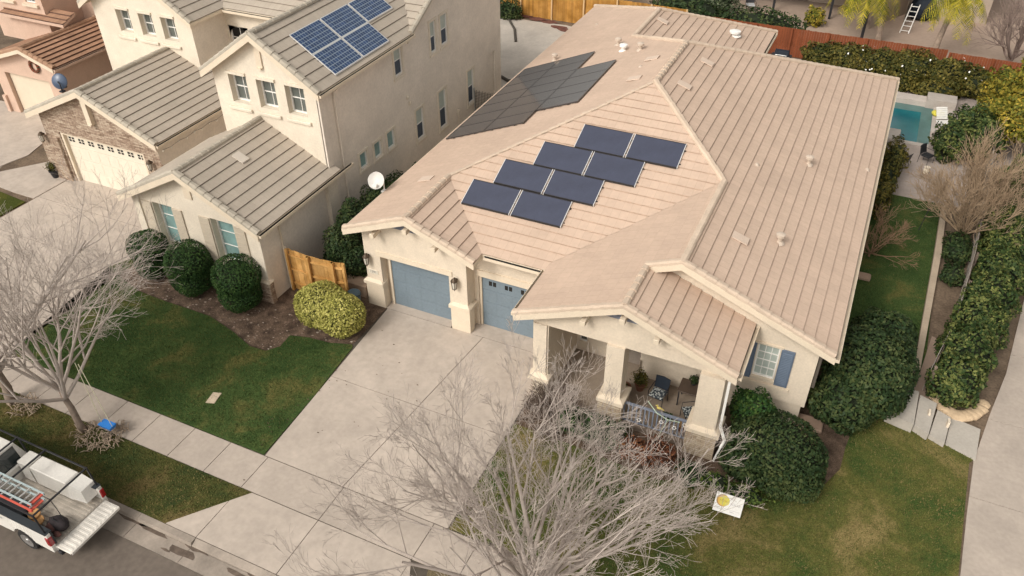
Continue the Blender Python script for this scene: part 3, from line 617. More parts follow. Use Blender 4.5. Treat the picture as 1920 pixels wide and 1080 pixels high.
# gable vents, outlookers
def gvent(xc,zc,hw,y,zb,mth):
    m=MB(); m.hexa([(xc-hw,y-.03,zb),(xc+hw,y-.03,zb),(xc+hw,y,zb),(xc-hw,y,zb),(xc-.02,y-.03,zb+hw*SM),(xc+.02,y-.03,zb+hw*SM),(xc+.02,y,zb+hw*SM),(xc-.02,y,zb+hw*SM)])
    n=int(hw*SM/.09)
    for i in range(n): z=zb+.03+i*.09; q=hw-(z-zb+.05)/SM; m.hexa([(xc-q,y-.06,z),(xc+q,y-.06,z),(xc+q,y-.03,z+.02),(xc-q,y-.03,z+.02),(xc-q,y-.06,z+.015),(xc+q,y-.06,z+.015),(xc+q,y-.03,z+.05),(xc-q,y-.03,z+.05)]) if q>.1 else None
    m.build('gable_vent',pm('vent_grey_blue',(.19,.20,.24),.7,.05,2),H)
gvent(-13.95,0,1.15,20.9,4.02,0); gvent(-5.0,0,1.15,18.8,4.50,0)
m=MB()
for x,y,z in ((-15.35,20.9,3.86),(-13.9,20.9,4.42),(-12.75,20.9,3.98),(-6.25,18.8,4.42),(-5.0,18.8,4.92),(-3.9,18.8,4.52)):
    m.box(x-.09,x+.09,y-.5,y,z-.20,z-.02,b=.01)
m.build('outlooker',M_trim,roof)
# lanterns
def lantern(x,y,z,par,n=(0,-1)):
    m=MB(); nx,ny=n; c=(x+nx*.2,y+ny*.2)
    m.lathe((x+nx*.015,y+ny*.015,z+.05),[(.055,0),(.06,.012),(.03,.025)],10,axis=(nx,ny,0))
    m.tube([(x+nx*.02,y+ny*.02,z+.05),(x+nx*.12,y+ny*.12,z+.2),(c[0],c[1],z+.22)],.014,6)
    m.lathe((c[0],c[1],z+.02),[(.015,.22),(.03,.2),(.10,.13),(.14,.06),(.13,.055)],10)
    m.lathe((c[0],c[1],z-.27),[(.01,-.1),(.02,-.06),(.035,-.02),(.085,0),(.09,.02)],10)
    for k in range(6):
        a=k*math.pi/3; m.tube([(c[0]+.085*math.cos(a),c[1]+.085*math.sin(a),z-.26),(c[0]+.125*math.cos(a),c[1]+.125*math.sin(a),z+.07)],.010,5)
    o=m.build('wall_lantern',pm('bronze',(.09,.065,.045),.5,.2,8,metal=.5),par)
    g=MB(); g.lathe((c[0],c[1],z-.25),[(.07,0),(.11,.3),(.02,.31)],10); g.build('lamp_glass',pm('frosted_glass',(.62,.58,.50),.25,.03,2,spec=.6),o)
lantern(-15.96,20.9,2.38,H); lantern(-12.12,20.9,2.40,H)
# house number plaque
m=MB(); m.box(-16.05,-15.62,20.875,20.9,1.58,1.76); o=m.build('number_plaque',pm('plaque',(.62,.57,.48),.5,.03,2),H)
vs,fs=text_mb('1391',.15); k=MB(); k.mesh([(-15.835+v.x,20.871-v.z,1.67+v.y) for v in vs],fs); k.build('house_number',pm('number_grey',(.20,.17,.15),.6,.05,2),o)
# downspouts
def dspout(par,pts,m_=None,r=.045):
    m=MB()
    for a,b in zip(pts,pts[1:]): m.beam(a,b,r*2,r*1.5)
    m.build('downspout',m_ or M_trim,par)
dspout(H,[(-1.32,18.75,3.75),(-1.62,18.72,3.45),(-1.62,18.72,1.40),(-1.38,18.50,1.05),(-1.45,18.42,.80),(-1.58,18.44,.1)],M_white,.04)
dspout(H,[(.72,21.15,3.6),(.72,21.15,1.9)],pm('spout_dark',(.10,.085,.07),.6,.1,2))
# roof vents and pipes
def roofvent(x,y,zf,up,par,lw=.42,lh=.42,t=.05,mm=None):
    m=MB(); sd=(-up[1],up[0]); P=lambda a,b,h:(x+sd[0]*a+up[0]*b,y+sd[1]*a+up[1]*b,zf(x+sd[0]*a+up[0]*b,y+sd[1]*a+up[1]*b)+h)
    c=[P(-lw/2,-lh/2,.07),P(lw/2,-lh/2,.07),P(lw/2,lh/2,.04),P(-lw/2,lh/2,.04),P(-lw/2,-lh/2,.07+t),P(lw/2,-lh/2,.07+t),P(lw/2,lh/2,.05+t*.5),P(-lw/2,lh/2,.05+t*.5)]
    m.hexa(c); m.build('roof_vent',mm or pm('vent_pink_tan',(.58,.46,.37),.8,.04,2),par)
def pipe(x,y,z,par,r=.06,h=.35,cap=False,mm=None):
    m=MB(); m.lathe((x,y,z-.05),[(r*2.2,.05),(r*1.5,.12),(r,.14),(r,h+.05),(r*.5,h+.055)] if not cap else [(r*2.2,.05),(r*1.4,.12),(r,.14),(r,h),(r*1.9,h),(r*1.9,h+.09),(r*.6,h+.13)],12); m.build('vent_pipe',mm or pm('pipe_cream',(.52,.43,.35),.6,.05,3),par)
UL,UR=(1,0),(-1,0)
for x,y,zf,up in ((-2.66,23.41,zR,UR),(-6.6,33.7,zR,UR),(-6.8,30.8,zR,UR),(-14.9,23.8,zL,UL),(-8.85,33.1,zL,UL),(-8.9,30.8,zL,UL),(-10.6,41.0,zR2,UR)): roofvent(x,y,zf,up,roof,.40,.55)
for x,y,zf,c in ((-1.47,30.5,zR,1),(-1.50,24.5,zR,1),(-14.96,37.05,zL,1),(-11.62,36.9,zL,1),(-9.95,35.0,zL,1),(-3.15,28.3,zR,0),(.7,32.7,zR,0),(-14.65,42.4,zL,0),(-9.1,32.3,zL,0)):
    z=zf(x,y); pipe(x,y,z,roof,.085 if c else .05,.32 if c else .10,bool(c))
pipe(-10.93,35.6,zL(-10.93,35.6),roof,.10,.30,True,M_white); pipe(-7.4,44.2,zR2(-7.4,44.2),roof,.16,.22,True,M_white)
# ------------------------------------------------------------------ solar panels
M_pan=pm('sky_tinted_solar_cells',(.044,.050,.082),.10,.10,1.2,spec=1.0,fine=.05)  # black cells with the blue of the reflected sky put into the colour
M_pfr=pm('black_frame',(.03,.027,.027),.4,.1,3)
M_pfg=pm('dark_grey_frame',(.058,.054,.055),.10,.1,3,spec=1.0)
_g=M_pfg.node_tree.nodes['Principled BSDF']; _g.inputs['Sheen Weight'].default_value=.55; _g.inputs['Sheen Roughness'].default_value=.35
_b=M_pan.node_tree.nodes['Principled BSDF']; _b.inputs['Sheen Weight'].default_value=.55; _b.inputs['Sheen Roughness'].default_value=.35; _b.inputs['Sheen Tint'].default_value=(1,.93,.86,1)
M_sil=pm('silver_frame',(.72,.71,.70),.35,.03,3,metal=.3)
M_pan2=pm('neutral_solar_cells',(.038,.034,.036),.10,.10,1.2,spec=1.0)
def panel(x0,x1,b0,b1,zf,axis,side_silver=True,label='',group='',cells=None,lift=.12):
    """module between x0..x1 along the eave and b0..b1 uphill (plan); axis 'F': uphill=+Y, 'L': uphill=+X, 'R': uphill=-X"""
    def P(a,b,h):
        if axis=='F': x,y=a,b
        else: x,y=b,a
        return (x,y,zf(x,y)+lift+h)
    def bx(m,a0,a1,c0,c1,h0,h1,mi=0):
        c=[P(a0,c0,h0),P(a1,c0,h0),P(a1,c1,h0),P(a0,c1,h0),P(a0,c0,h1),P(a1,c0,h1),P(a1,c1,h1),P(a0,c1,h1)]
        if axis!='F' : c=[c[0],c[3],c[2],c[1],c[4],c[7],c[6],c[5]]
        m.hexa(c,mi)
    root=thing('solar_panel',label,'solar panel',P((x0+x1)/2,(b0+b1)/2,-lift),group=group)
    m=MB(); bx(m,x0+.012,x1-.012,b0+.012,b1-.012,-.03,0,0)
    if cells:
        nx,ny=cells; gx=(x1-x0-.05)/nx; gy=(b1-b0-.05)/ny; 
        for i in range(nx):
            for j in range(ny):
                a=x0+.025+i*gx; b=b0+.025+j*gy; e=.010
                q=[P(a+e,b+e,.003),P(a+gx-e,b+e,.003),P(a+gx-e,b+gy-e,.003),P(a+e,b+gy-e,.003)]
                if axis!='F': q=q[::-1]
                if axis=='R': q=q
                m.face(q,1)
    m.build('cells',[M_pan2 if axis=='L' else M_pan] if not cells else cells_mats,root)
    for k,(a0,a1,c0,c1) in enumerate(((x0,x0+.022,b0,b1),(x1-.022,x1,b0,b1),(x0+.022,x1-.022,b0,b0+.022),(x0+.022,x1-.022,b1-.022,b1))):
        if k==0: f1=MB()
        if k==2 and side_silver: f1.build('end_frame',M_sil if axis=='F' else M_pan2,root); f1=MB()
        bx(f1,a0,a1,c0,c1,-.05,.008)
    f1.build('frame',M_sil if cells else (M_pan2 if axis=='L' else M_pfr),root)
    r=MB()
    for b in (b0+(b1-b0)*.22,b0+(b1-b0)*.78): bx(r,x0-.02,x1+.06,b-.02,b+.02,-lift+.05,-.055)
    r.build('mounting_rail',M_pfr,root)
    return root
rows=[('top',-9.66,26.10),('second',-10.86,24.98),('third',-12.00,23.86),('bottom',-12.80,22.72)]
for nm,xs_,b in rows:
    for k in range(2):
        panel(xs_+k*2.04,xs_+k*2.04+1.98,b,b+1.09,zF,'F',True,f'dark solar panel in the {nm} row above the garages, {"garage" if k==0 else "ridge"} side','black solar panels stepped across the front slope')
M_pan2=pm('neutral_solar_cells',(.038,.034,.036),.10,.10,1.2,spec=1.0)
_b=M_pan2.node_tree.nodes['Principled BSDF']; _b.inputs['Sheen Weight'].default_value=.22; _b.inputs['Sheen Roughness'].default_value=.35; _b.inputs['Sheen Tint'].default_value=(1,.92,.84,1)
cols=['first from the street','second from the street','third from the street','fourth from the street','fifth from the street','sixth from the street','last from the street']
for bi,(b,y0,n,nm) in enumerate(((-16.38,28.05,7,'eave row'),(-14.50,28.05,7,'middle row'),(-12.62,29.27,4,'upper row'))):
    for k in range(n):
        nm2=cols[k] if n==7 else ['first from the street','second from the street','third from the street','last from the street'][k]
        panel(y0+k*1.212,y0+k*1.212+1.19,b,b+1.86,zL,'L',True,f'grey solar panel, {nm}, {nm2}, beside the two storey house','black solar panels on the slope facing the neighbour')
# white clamps along upper edge
# ------------------------------------------------------------------ two storey neighbour
N2=thing('two_storey_house','ivory two storey house with grey tile roof and a stone fronted white garage','house',(-26,30,0))
def gable(mbD,mbT,xc,zc,xl,xr,y0,y1,yr=None,ylow=None,m=None):
    "gable roof along Y; right/left eaves at xr/xl; yr = where the ridge ends, ylow = where the eave ends"
    ml=m; yr=yr or y1; ylow=ylow or y1
    fR=lambda x,y: zc-ml*(x-xc); fL=lambda x,y: zc-ml*(xc-x)
    pr=[(xc,y0),(xr,y0),(xr,ylow),(xc,yr)]; pl=[(xl,y0),(xc,y0),(xc,yr),(xl,ylow)]
    deck(mbD,pr,fR); deck(mbD,pl,fL); courses(mbT,pr,fR,(-1,0)); courses(mbT,pl,fL,(1,0)); return fL,fR
dk=MB();tl=MB();cp=MB();rk=MB();bb=MB()
fl1,fr1=gable(dk,tl,-22.93,5.43,-26.46,-19.4,18.9,24.3,m=.52)
fl2,fr2=gable(dk,tl,-32.3,5.40,-36.4,-28.2,22.75,28.9,m=.44)
fl3,fr3=gable(dk,tl,-22.35,9.2,-25.3,-19.4,23.65,34.6,34.6,30.7,m=.664)
fl4,fr4=gable(dk,tl,-33.6,9.5,-37.25,-29.95,28.1,35.2,35.2,30.4,m=.658)
fb=lambda x,y: 7.1+.5*(y-30.4); fb2=lambda x,y: 7.1+.5*(41.6-y)
for poly,zf,up in (([(-37.4,30.4),(-19.4,30.4),(-19.4,36),(-37.4,36)],fb,(0,1)),([(-37.4,36),(-19.4,36),(-19.4,41.6),(-37.4,41.6)],fb2,(0,-1))):
    deck(dk,poly,zf); courses(tl,poly,zf,up)
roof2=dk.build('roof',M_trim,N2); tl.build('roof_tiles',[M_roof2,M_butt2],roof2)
for p,q in (((-22.93,18.95,5.43),(-22.93,24.0,5.43)),((-32.3,22.8,5.4),(-32.3,28.5,5.4)),((-22.35,23.7,9.2),(-22.35,34.5,9.2)),((-33.6,28.15,9.5),(-33.6,35,9.5)),((-37.4,36,9.9),(-19.4,36,9.9))): caps(cp,p,q,.24,.09)
cp.build('ridge_cap',M_cap2,roof2)
for p,q in (((-19.45,18.97,3.62),(-22.93,18.97,5.43)),((-26.4,18.97,3.63),(-22.93,18.97,5.43)),((-28.25,22.82,3.61),(-32.3,22.82,5.40)),((-36.35,22.82,3.61),(-32.3,22.82,5.40)),((-19.45,23.72,7.27),(-22.35,23.72,9.2)),((-25.25,23.72,7.27),(-22.35,23.72,9.2)),((-30.0,28.17,7.1),(-33.6,28.17,9.5)),((-37.2,28.17,7.1),(-33.6,28.17,9.5)),((-19.46,30.8,7.3),(-19.46,36,9.9)),((-19.46,41.5,7.15),(-19.46,36,9.9))):
    caps(rk,p,q,w=.25,h=.09,seg=.37,base=.045,seed=5)
rk.build('rake_tile',M_cap2,roof2)
for y,segs in ((18.845,[((-19.39,3.59),(-22.93,5.43)),((-26.47,3.59),(-22.93,5.43))]),(22.695,[((-28.19,3.59),(-32.3,5.4)),((-36.41,3.59),(-32.3,5.4))]),(23.595,[((-19.39,7.23),(-22.35,9.2)),((-25.31,7.23),(-22.35,9.2))]),(28.045,[((-29.94,7.09),(-33.6,9.5)),((-37.26,7.09),(-33.6,9.5))])):
    for p,q in segs: barge(p,q,y,.26)
bb.build('barge_board',M_trim,roof2)
gt=MB()
gutter(gt,(-19.398,18.9,3.58),(-19.398,25.1,3.58),(1,0,0)); gutter(gt,(-28.198,22.75,3.58),(-28.198,28.8,3.58),(1,0,0)); gutter(gt,(-19.398,23.65,7.22),(-19.398,30.9,7.22),(1,0,0),w=.09); gutter(gt,(-30,30.398,7.08),(-25.4,30.398,7.08),(0,-1,0))
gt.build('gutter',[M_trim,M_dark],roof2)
# front facing walls (ivory)
w=MB()
t=lambda x:x+26.1
wall(w,(-26.1,19.3),(-19.8,19.3),(0,-1),-.05,[(0,3.66),(3.17,5.30),(6.3,3.66)],[(t(-25.12),t(-24.08),1.35,3.42),(t(-22.12),t(-21.0),1.35,3.42)],.30)
t=lambda x:x+25.0
wA=[(t(-24.2),t(-23.27),5.95,7.2),(t(-22.76),t(-21.83),5.95,7.2),(t(-21.33),t(-20.40),5.95,7.2)]
wall(w,(-25.0,24.0),(-19.8,24.0),(0,-1),3.2,[(0,7.32),(2.65,9.07),(5.2,7.36)],wA,.36)
t=lambda x:x+36.8
wB=[(t(-35.25),t(-34.36),5.85,6.95),(t(-33.75),t(-32.86),5.85,6.95),(t(-32.3),t(-31.41),5.85,6.95)]
wall(w,(-36.8,28.5),(-30.4,28.5),(0,-1),3.2,[(0,7.3),(3.2,9.36),(6.4,7.3)],wB,.36)
wall(w,(-30.4,30.8),(-25.0,30.8),(0,-1),-.05,[(0,7.05),(5.4,7.05)],[(.02+.15,1.35,4.9,6.1)],.15)
w.build('front_wall',M_st2,N2)
w=MB()
S_=[('u1',33.0,33.56,5.48,6.98),('u2',34.02,34.72,5.50,6.98),('u3',29.70,30.38,5.54,6.93),('m1',36.58,37.30,1.30,3.18),('m2',33.42,34.18,1.25,3.28),('m3',31.14,31.86,1.66,3.25),('b1',28.50,29.13,2.42,3.28),('b2',27.40,28.0,2.48,3.25),('b3',26.24,26.82,2.52,3.28)]
wall(w,(-19.8,24.0),(-19.8,40.75),(1,0),-.05,[(0,7.3),(6.8,7.3),(12,9.75),(16.75,7.4)],[(a-24.0,b-24.0,c,d) for _,a,b,c,d in S_]+[(38.95-24,39.95-24,0,3.2)],.11)
wall(w,(-19.8,19.3),(-19.8,24.0),(1,0),-.05,[(0,3.7),(4.7,3.7)])
wall(w,(-26.1,19.3),(-26.1,28.0),(-1,0),-.05,[(0,3.7),(8.7,3.7)]); wall(w,(-25.0,24.0),(-25.0,30.8),(-1,0),3.0,[(0,7.3),(6.8,7.3)])
wall(w,(-30.4,28.5),(-30.4,30.8),(1,0),-.05,[(0,7.3),(2.3,7.3)]); wall(w,(-28.6,23.1),(-28.6,28.8),(1,0),-.05,[(0,3.75),(5.7,3.75)])
wall(w,(-36.0,23.1),(-36.0,30.8),(-1,0),-.05,[(0,3.75),(7.7,3.75)]); wall(w,(-36.8,28.5),(-36.8,41),(-1,0),3.0,[(0,7.3),(7.5,9.6),(12.5,7.3)])
wall(w,(-19.8,40.75),(-36.8,40.75),(0,1),-.05,[(0,7.4),(17,7.4)])
wall(w,(-28.6,28.8),(-25.0,28.8),(0,-1),-.05,[(0,3.2),(3.6,3.2)]); w.face([(-28.6,28.8,3.2),(-25,28.8,3.2),(-25,30.8,3.4),(-28.6,30.8,3.4)])
w.box(-19.84,-19.72,24.0,24.34,3.3,7.2)
w.build('side_wall',M_st2s,N2)
g=MB(); g.box(-20.8,-19.9,38.96,39.94,-.02,3.19); g.build('side_entry',M_st2s,N2)
# windows
for a in ((-25.12,-24.08),(-22.12,-21.0)):
    window(N2,(-26.1,19.3),(-19.8,19.3),(0,-1),(a[0]+26.1,a[1]+26.1,1.35,3.42),.33,.06,1,3,M_glasst,name='front_window')
for h in wA: window(N2,(-25.0,24.0),(-19.8,24.0),(0,-1),h,.33,.055,2,2,M_glass,name='upper_window')
for h in wB: window(N2,(-36.8,28.5),(-30.4,28.5),(0,-1),h,.33,.055,2,2,M_glass,name='upper_window')
window(N2,(-30.4,30.8),(-25.0,30.8),(0,-1),(.17,1.35,4.9,6.1),.12,.06,2,2,M_dark,name='arched_window')
m=MB(); # arched head spandrels over that window
for s in (0,1):
    pts=[]; cx=-30.4+.76; r=.59
    A=[(cx+ (1 if s else -1)*r*math.cos(k*math.pi/16),5.51+r*math.sin(k*math.pi/16)) for k in range(9)]
    q=[(x,30.79,z) for x,z in A]+[(cx+(1 if s else -1)*r*1.02,30.79,6.12)]
    m.face(q if not s else q[::-1])
    m.face(q[::-1] if not s else q)
m.build('arch_spandrel',M_st2,N2)
M_scr=pm('insect_screen',(.07,.085,.11),.8,.1,6)
for nme,a,b,c,d in S_:
    window(N2,(-19.8,24.0),(-19.8,40.75),(1,0),(a-24,b-24,c,d),.09,.05,1,1 if nme[0]=='b' else 2,M_glasst if nme[0]=='b' else M_blind,name='side_window',lower=None if nme[0]=='b' else M_scr)
# trims: sills, window surrounds, shutters, brackets
m=MB()
for a,b in ((-24.45,-23.25),(-22.95,-21.75),(-21.45,-20.25)): m.box(a,b,23.9,24.0,5.62,5.76,b=.02); m.box(a+.2,b-.02,23.92,24.0,7.22,7.34)
for a,b in ((-35.5,-34.3),(-34.0,-32.8),(-32.55,-31.35)): m.box(a,b,28.4,28.5,5.48,5.62,b=.02); m.box(a+.2,b-.02,28.42,28.5,7.0,7.1)
for _,a,b,c,d in S_:
    m.box(-19.80,-19.765,a-.12,a,c-.05,d+.12); m.box(-19.80,-19.765,b,b+.12,c-.05,d+.12); m.box(-19.80,-19.765,a,b,d,d+.12); m.box(-19.80,-19.74,a-.14,b+.14,c-.17,c-.04)
m.box(-26.12,-25.75,19.22,19.3,-.05,3.6); m.box(-19.80,-19.60,23.55,24.2,-.05,3.45)
m.build('window_trim',M_st2,N2)
m=MB()
for x in (-22.35,): m.box(x-.14,x+.14,23.93,24.0,7.75,8.75); m.box(x-.1,x+.1,23.86,24,7.7,7.76)
m.box(-32.42,-32.12,22.88,23.1,3.75,4.95); m.box(-32.38,-32.16,22.84,23.1,3.68,3.76)
m.box(-23.1,-22.75,19.24,19.3,4.1,4.9)
m.build('gable_ornament',M_trim,N2)
def shut2(x0,x1,y,z0,z1):
    m=MB(); m.box(x0,x1,y-.06,y-.002,z0,z1,b=.008)
    for k in range(9): z=z0+.1+k*(z1-z0-.2)/9; m.box(x0+.05,x1-.05,y-.072,y-.055,z,z+.03)
    m.build('shutter',pm('shutter_beige',(.50,.43,.34),.6,.04,2),N2)
for a,b in ((-25.68,-25.16),(-24.04,-23.55),(-22.68,-22.16),(-20.94,-20.42)): shut2(a,b,19.3,1.3,3.40)
dspout(N2,[(-19.32,24.9,7.1),(-19.72,25.0,6.8),(-19.72,25.0,.0)],M_st2s,.035); dspout(N2,[(-19.32,20.3,3.45),(-19.74,20.42,3.2),(-19.74,20.42,0)],M_trim,.03)
# stone garage front
w=MB(); t=lambda x:x+36.0
wall(w,(-36.0,23.1),(-28.6,23.1),(0,-1),-.05,[(0,3.70),(3.7,5.27),(7.4,3.70)],[(t(-35.0),t(-29.6),-.05,2.72)],.25)
w.box(-36.42,-35.15,22.98,23.1,-.05,2.4); w.box(-29.4,-28.5,22.98,23.1,-.05,2.4)
w.build('stone_front',M_stone,N2)
m=MB(); m.box(-20.42,-19.70,19.18,19.45,-.06,.98,b=.02); m.build('stone_base',M_stone,N2)
m=MB(); m.box(-20.5,-19.66,19.14,19.5,.98,1.06,b=.02); m.build('base_cap',M_trim,N2)
m=MB(); rows_=4; zt=2.62
for i in range(rows_):
    m.box(-34.85,-29.75,23.30,23.35,i*zt/4+.004,(i+1)*zt/4-.008)
    if i<3:
        for k in range(8): a=-34.85+5.1*(k+.1)/8; m.box(a,a+.51,23.29,23.30,i*zt/4+.09,(i+1)*zt/4-.1,b=.003)
m.box(-34.85,-29.75,23.33,23.345,0,zt)
gd=m.build('garage_door',pm('garage_white',(.70,.63,.52),.5,.03,2),N2)
for k in range(8):
    c=-34.85+5.1*(k+.5)/8
    for dx in (-.105,.105):
        for dz in (-.07,.07):
            g=MB(); g.box(c+dx-.075,c+dx+.075,23.292,23.31,2.34+dz-.05,2.34+dz+.05); g.build('door_pane',M_dark,gd)
m=MB(); m.box(-35.0,-34.85,23.14,23.34,-.02,2.72); m.box(-29.75,-29.6,23.14,23.34,-.02,2.72); m.box(-34.85,-29.75,23.14,23.34,2.62,2.72); m.build('door_frame',M_trim,gd)
lantern(-35.95,22.98,2.45,N2); lantern(-29.0,22.98,2.45,N2)
roofvent(-22.0,21.5,fr1,(-1,0),roof2,.42,.50,mm=pm('vent_pale',(.55,.49,.42),.7,.04,2))
# string lights under the garage eave
m=MB(); lp=[(-28.1,23.0+i*.5,3.30-.06*math.sin(i*math.pi/2)**2) for i in range(12)]
m.tube(lp,.008,4); o=m.build('light_string',M_black,N2); 
for i in range(0,12): k=MB(); k.ell((lp[i][0],lp[i][1],lp[i][2]-.06),(.035,.035,.05),8,6); k.build('bulb',pm('bulb_glass',(.75,.70,.6),.2,.02,2,spec=.8),o)
m=MB(); m.lathe((-19.8,30.55,4.25),[(.11,0),(.11,.05),(.06,.09)],10,axis=(1,0,0)); m.box(-19.8,-19.70,30.62,30.78,3.82,4.0,b=.02); m.box(-19.8,-19.72,35.3,35.45,1.25,1.55,b=.01); m.tube([(-19.77,35.38,1.25),(-19.77,35.38,.3)],.02,6); m.build('utility_cover',M_st2,N2)
# their solar panels
M_cellb=pm('blue_cells',(.022,.050,.125),.18,.22,3,spec=.6,fine=.05,island=.18); M_cellg=pm('cell_grid',(.30,.36,.42),.35,.03,2)
cells_mats=[M_cellg,M_cellb]
for nm,y0,b in (('upper row beside the gable end',25.13,-20.59),('middle of the upper row',27.19,-20.59),('upper row beside the roof valley',29.25,-20.59),('gutter row beside the gable end',25.13,-19.58),('gutter row, second from the gable end',27.19,-19.58)):
    # uphill is -X, so run b downwards
    x1=b-.99; 
    panel(y0,y0+1.98,x1,b,fr3,'L',False,'blue gridded solar panel, '+nm,'blue gridded solar panels on the two storey roof',(12,6))
# satellite dishes
def dish(name,lab,foot,c,aim,r,mc,mat_leg):
    root=thing(name,lab,'satellite dish',foot)
    aim=Vector(aim).normalized(); C_=Vector(c)
    m=MB(); pr=[(1e-3,-.0)]+[(r*k/8,.20*r*(k/8)**2*1.6) for k in range(1,9)]+[(r*1.02,.34*r)]+[(r*k/8,.20*r*(k/8)**2*1.6-.015) for k in range(8,0,-1)]+[(1e-3,-.02)]
    m.lathe(C_,pr,28,axis=tuple(aim)); m.build('reflector',mc,root,smooth=True)
    m=MB(); lnb=C_+aim*r*1.0+Vector((0,0,-r*.75)); m.tube([C_+Vector((0,0,-r*.9))+aim*.1,lnb],.018,6); m.obox(lnb-Vector((.05,.05,.05)),(.16,0,0),(0,.12,0),(0,0,.09)); m.build('feed_arm',mat_leg,root)
    m=MB(); m.tube([foot,(foot[0],foot[1],C_.z-.1),C_-aim*.05],.028,8); m.box(foot[0]-.1,foot[0]+.1,foot[1]-.1,foot[1]+.1,foot[2]-.03,foot[2]+.03); m.build('mast',mat_leg,root)
    return root
px=at(708,340,4.35); dish('satellite_dish','round white satellite dish on the eave above the side yard shrubs','',px,(0,0,1),.3,M_white,M_white) if False else None
f_=at(721,358,3.76); c_=at(707,339,4.25)
dish('satellite_dish','round white satellite dish on the eave above the dark green side yard shrub',f_,(c_[0],c_[1],4.25),(.12,-.80,.58),.34,pm('dish_grey',(.60,.575,.54),.5,.08,3),M_white)
f_=at(117,171,4.95); c_=at(109,153,5.35)
dish('satellite_dish','dark blue satellite dish on the stone fronted garage roof edge',f_,(c_[0],c_[1],5.35),(-.25,.55,-.2),.36,pm('dish_blue',(.07,.10,.16),.35,.1,2,spec=.6),M_black)
# ------------------------------------------------------------------ peach house far left
N3=thing('peach_house','peach stucco house with terracotta tile roof and a wreath on its gable','house',(-44,34,0))
dk=MB();tl=MB();cp=MB();rk=MB();bb=MB()
fa=lambda x,y: 4.3-.32*(x+41.9); fb_=lambda x,y: 4.3-.32*(-41.9-x)
for poly,zf,up in (([(-41.9,27.1),(-39.6,27.1),(-39.6,36),(-41.9,36)],fa,(-1,0)),([(-46.2,27.1),(-41.9,27.1),(-41.9,36),(-46.2,36)],fb_,(1,0)),
   ([(-47,31.2),(-41.9,31.2),(-41.9,30.2),(-47,30.2)],lambda x,y:4.6+.4*(y-30.2),(0,1))):
    deck(dk,poly,zf); courses(tl,poly,zf,up,sp=.33,lo=.085)
poly=[(-43.8,33.0),(-40.2,29.6),(-38.9,29.6),(-38.9,38),(-43.8,38)]
fd=lambda x,y: 3.55+.62*(-38.9-x)
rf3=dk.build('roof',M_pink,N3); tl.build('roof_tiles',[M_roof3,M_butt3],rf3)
caps(cp,(-41.9,27.15,4.3),(-41.9,33,4.3),.24,.12,seg=.33)
for p,q in (((-39.65,27.2,3.58),(-41.9,27.2,4.3)),((-46.1,27.2,2.98),(-41.9,27.2,4.3))): caps(cp,p,q,.24,.12,seg=.33,base=.05)
cp.build('ridge_cap',pm('cap_terracotta',(.33,.20,.13),.9,.12,2),rf3)
barge((-39.59,3.57),(-41.9,4.3),27.04,.2); barge((-46.2,2.93),(-41.9,4.3),27.04,.2); bb.build('barge_board',M_trim,rf3)
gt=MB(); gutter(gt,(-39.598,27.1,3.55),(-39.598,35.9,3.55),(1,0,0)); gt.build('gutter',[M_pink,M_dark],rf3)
w=MB()
wall(w,(-45.2,27.5),(-40.1,27.5),(0,-1),-.05,[(0,3.2),(3.3,4.2),(5.1,3.6)],[(.8,4.3,-.05,2.5)],.3)
wall(w,(-40.1,27.5),(-40.1,36),(1,0),-.05,[(0,3.6),(8.5,3.6)]); wall(w,(-45.2,27.5),(-45.2,34),(-1,0),-.05,[(0,3.2),(6.5,3.2)])
w.box(-45.25,-45.0,27.35,27.5,-.05,1.0)
# upper storey
wall(w,(-48,30.6),(-43.6,30.6),(0,-1),3.0,[(0,8),(4.4,8)],[(3.1,3.9,5.4,6.9),(1.2,2.0,5.4,6.9)],.15)
wall(w,(-43.6,30.6),(-43.6,33),(1,0),3.0,[(0,8),(2.4,8)]); wall(w,(-43.6,33.0),(-38.8,33.0),(0,-1),3.0,[(0,8),(4.8,8)],[(2.1,3.7,5.9,7.0)],.15)
wall(w,(-38.8,33),(-38.8,40),(1,0),-.05,[(0,8),(7,8)]); w.face([(-48,30.6,8),(-43.6,30.6,8),(-43.6,33,8),(-38.8,33,8),(-38.8,40,8),(-48,40,8)])
w.build('wall',M_pink,N3)
m=MB(); m.box(-44.35,-40.95,27.72,27.78,-.02,2.45); m.build('garage_door',M_trim,N3)
window(N3,(-48,30.6),(-43.6,30.6),(0,-1),(3.1,3.9,5.4,6.9),.12,.06,2,2,M_glass); window(N3,(-48,30.6),(-43.6,30.6),(0,-1),(1.2,2.0,5.4,6.9),.12,.06,2,2,M_glass)
window(N3,(-43.6,33.0),(-38.8,33.0),(0,-1),(2.1,3.7,5.9,7.0),.12,.06,2,1,M_glass)
m=MB(); 
for a in ((-45.1,-43.9),(-47,-45.8)): m.box(a[0],a[1],30.45,30.6,5.2,5.34)
m.box(-41.7,-39.7,32.86,33.0,5.7,5.85); m.build('window_sill',M_trim,N3)
m=MB(); n=26
for k in range(n):
    t=2*math.pi*k/n; m.ell((-41.55+.30*math.cos(t),27.42,3.30+.30*math.sin(t)),(.085,.06,.085),7,5,k%2,.5,k)
o=m.build('wreath',[pm('wreath_green',(.07,.06,.03),.9,.3,6),pm('wreath_red',(.22,.05,.03),.8,.3,6)]); tag(o,'round brown and red wreath hung on the peach gable','wreath')
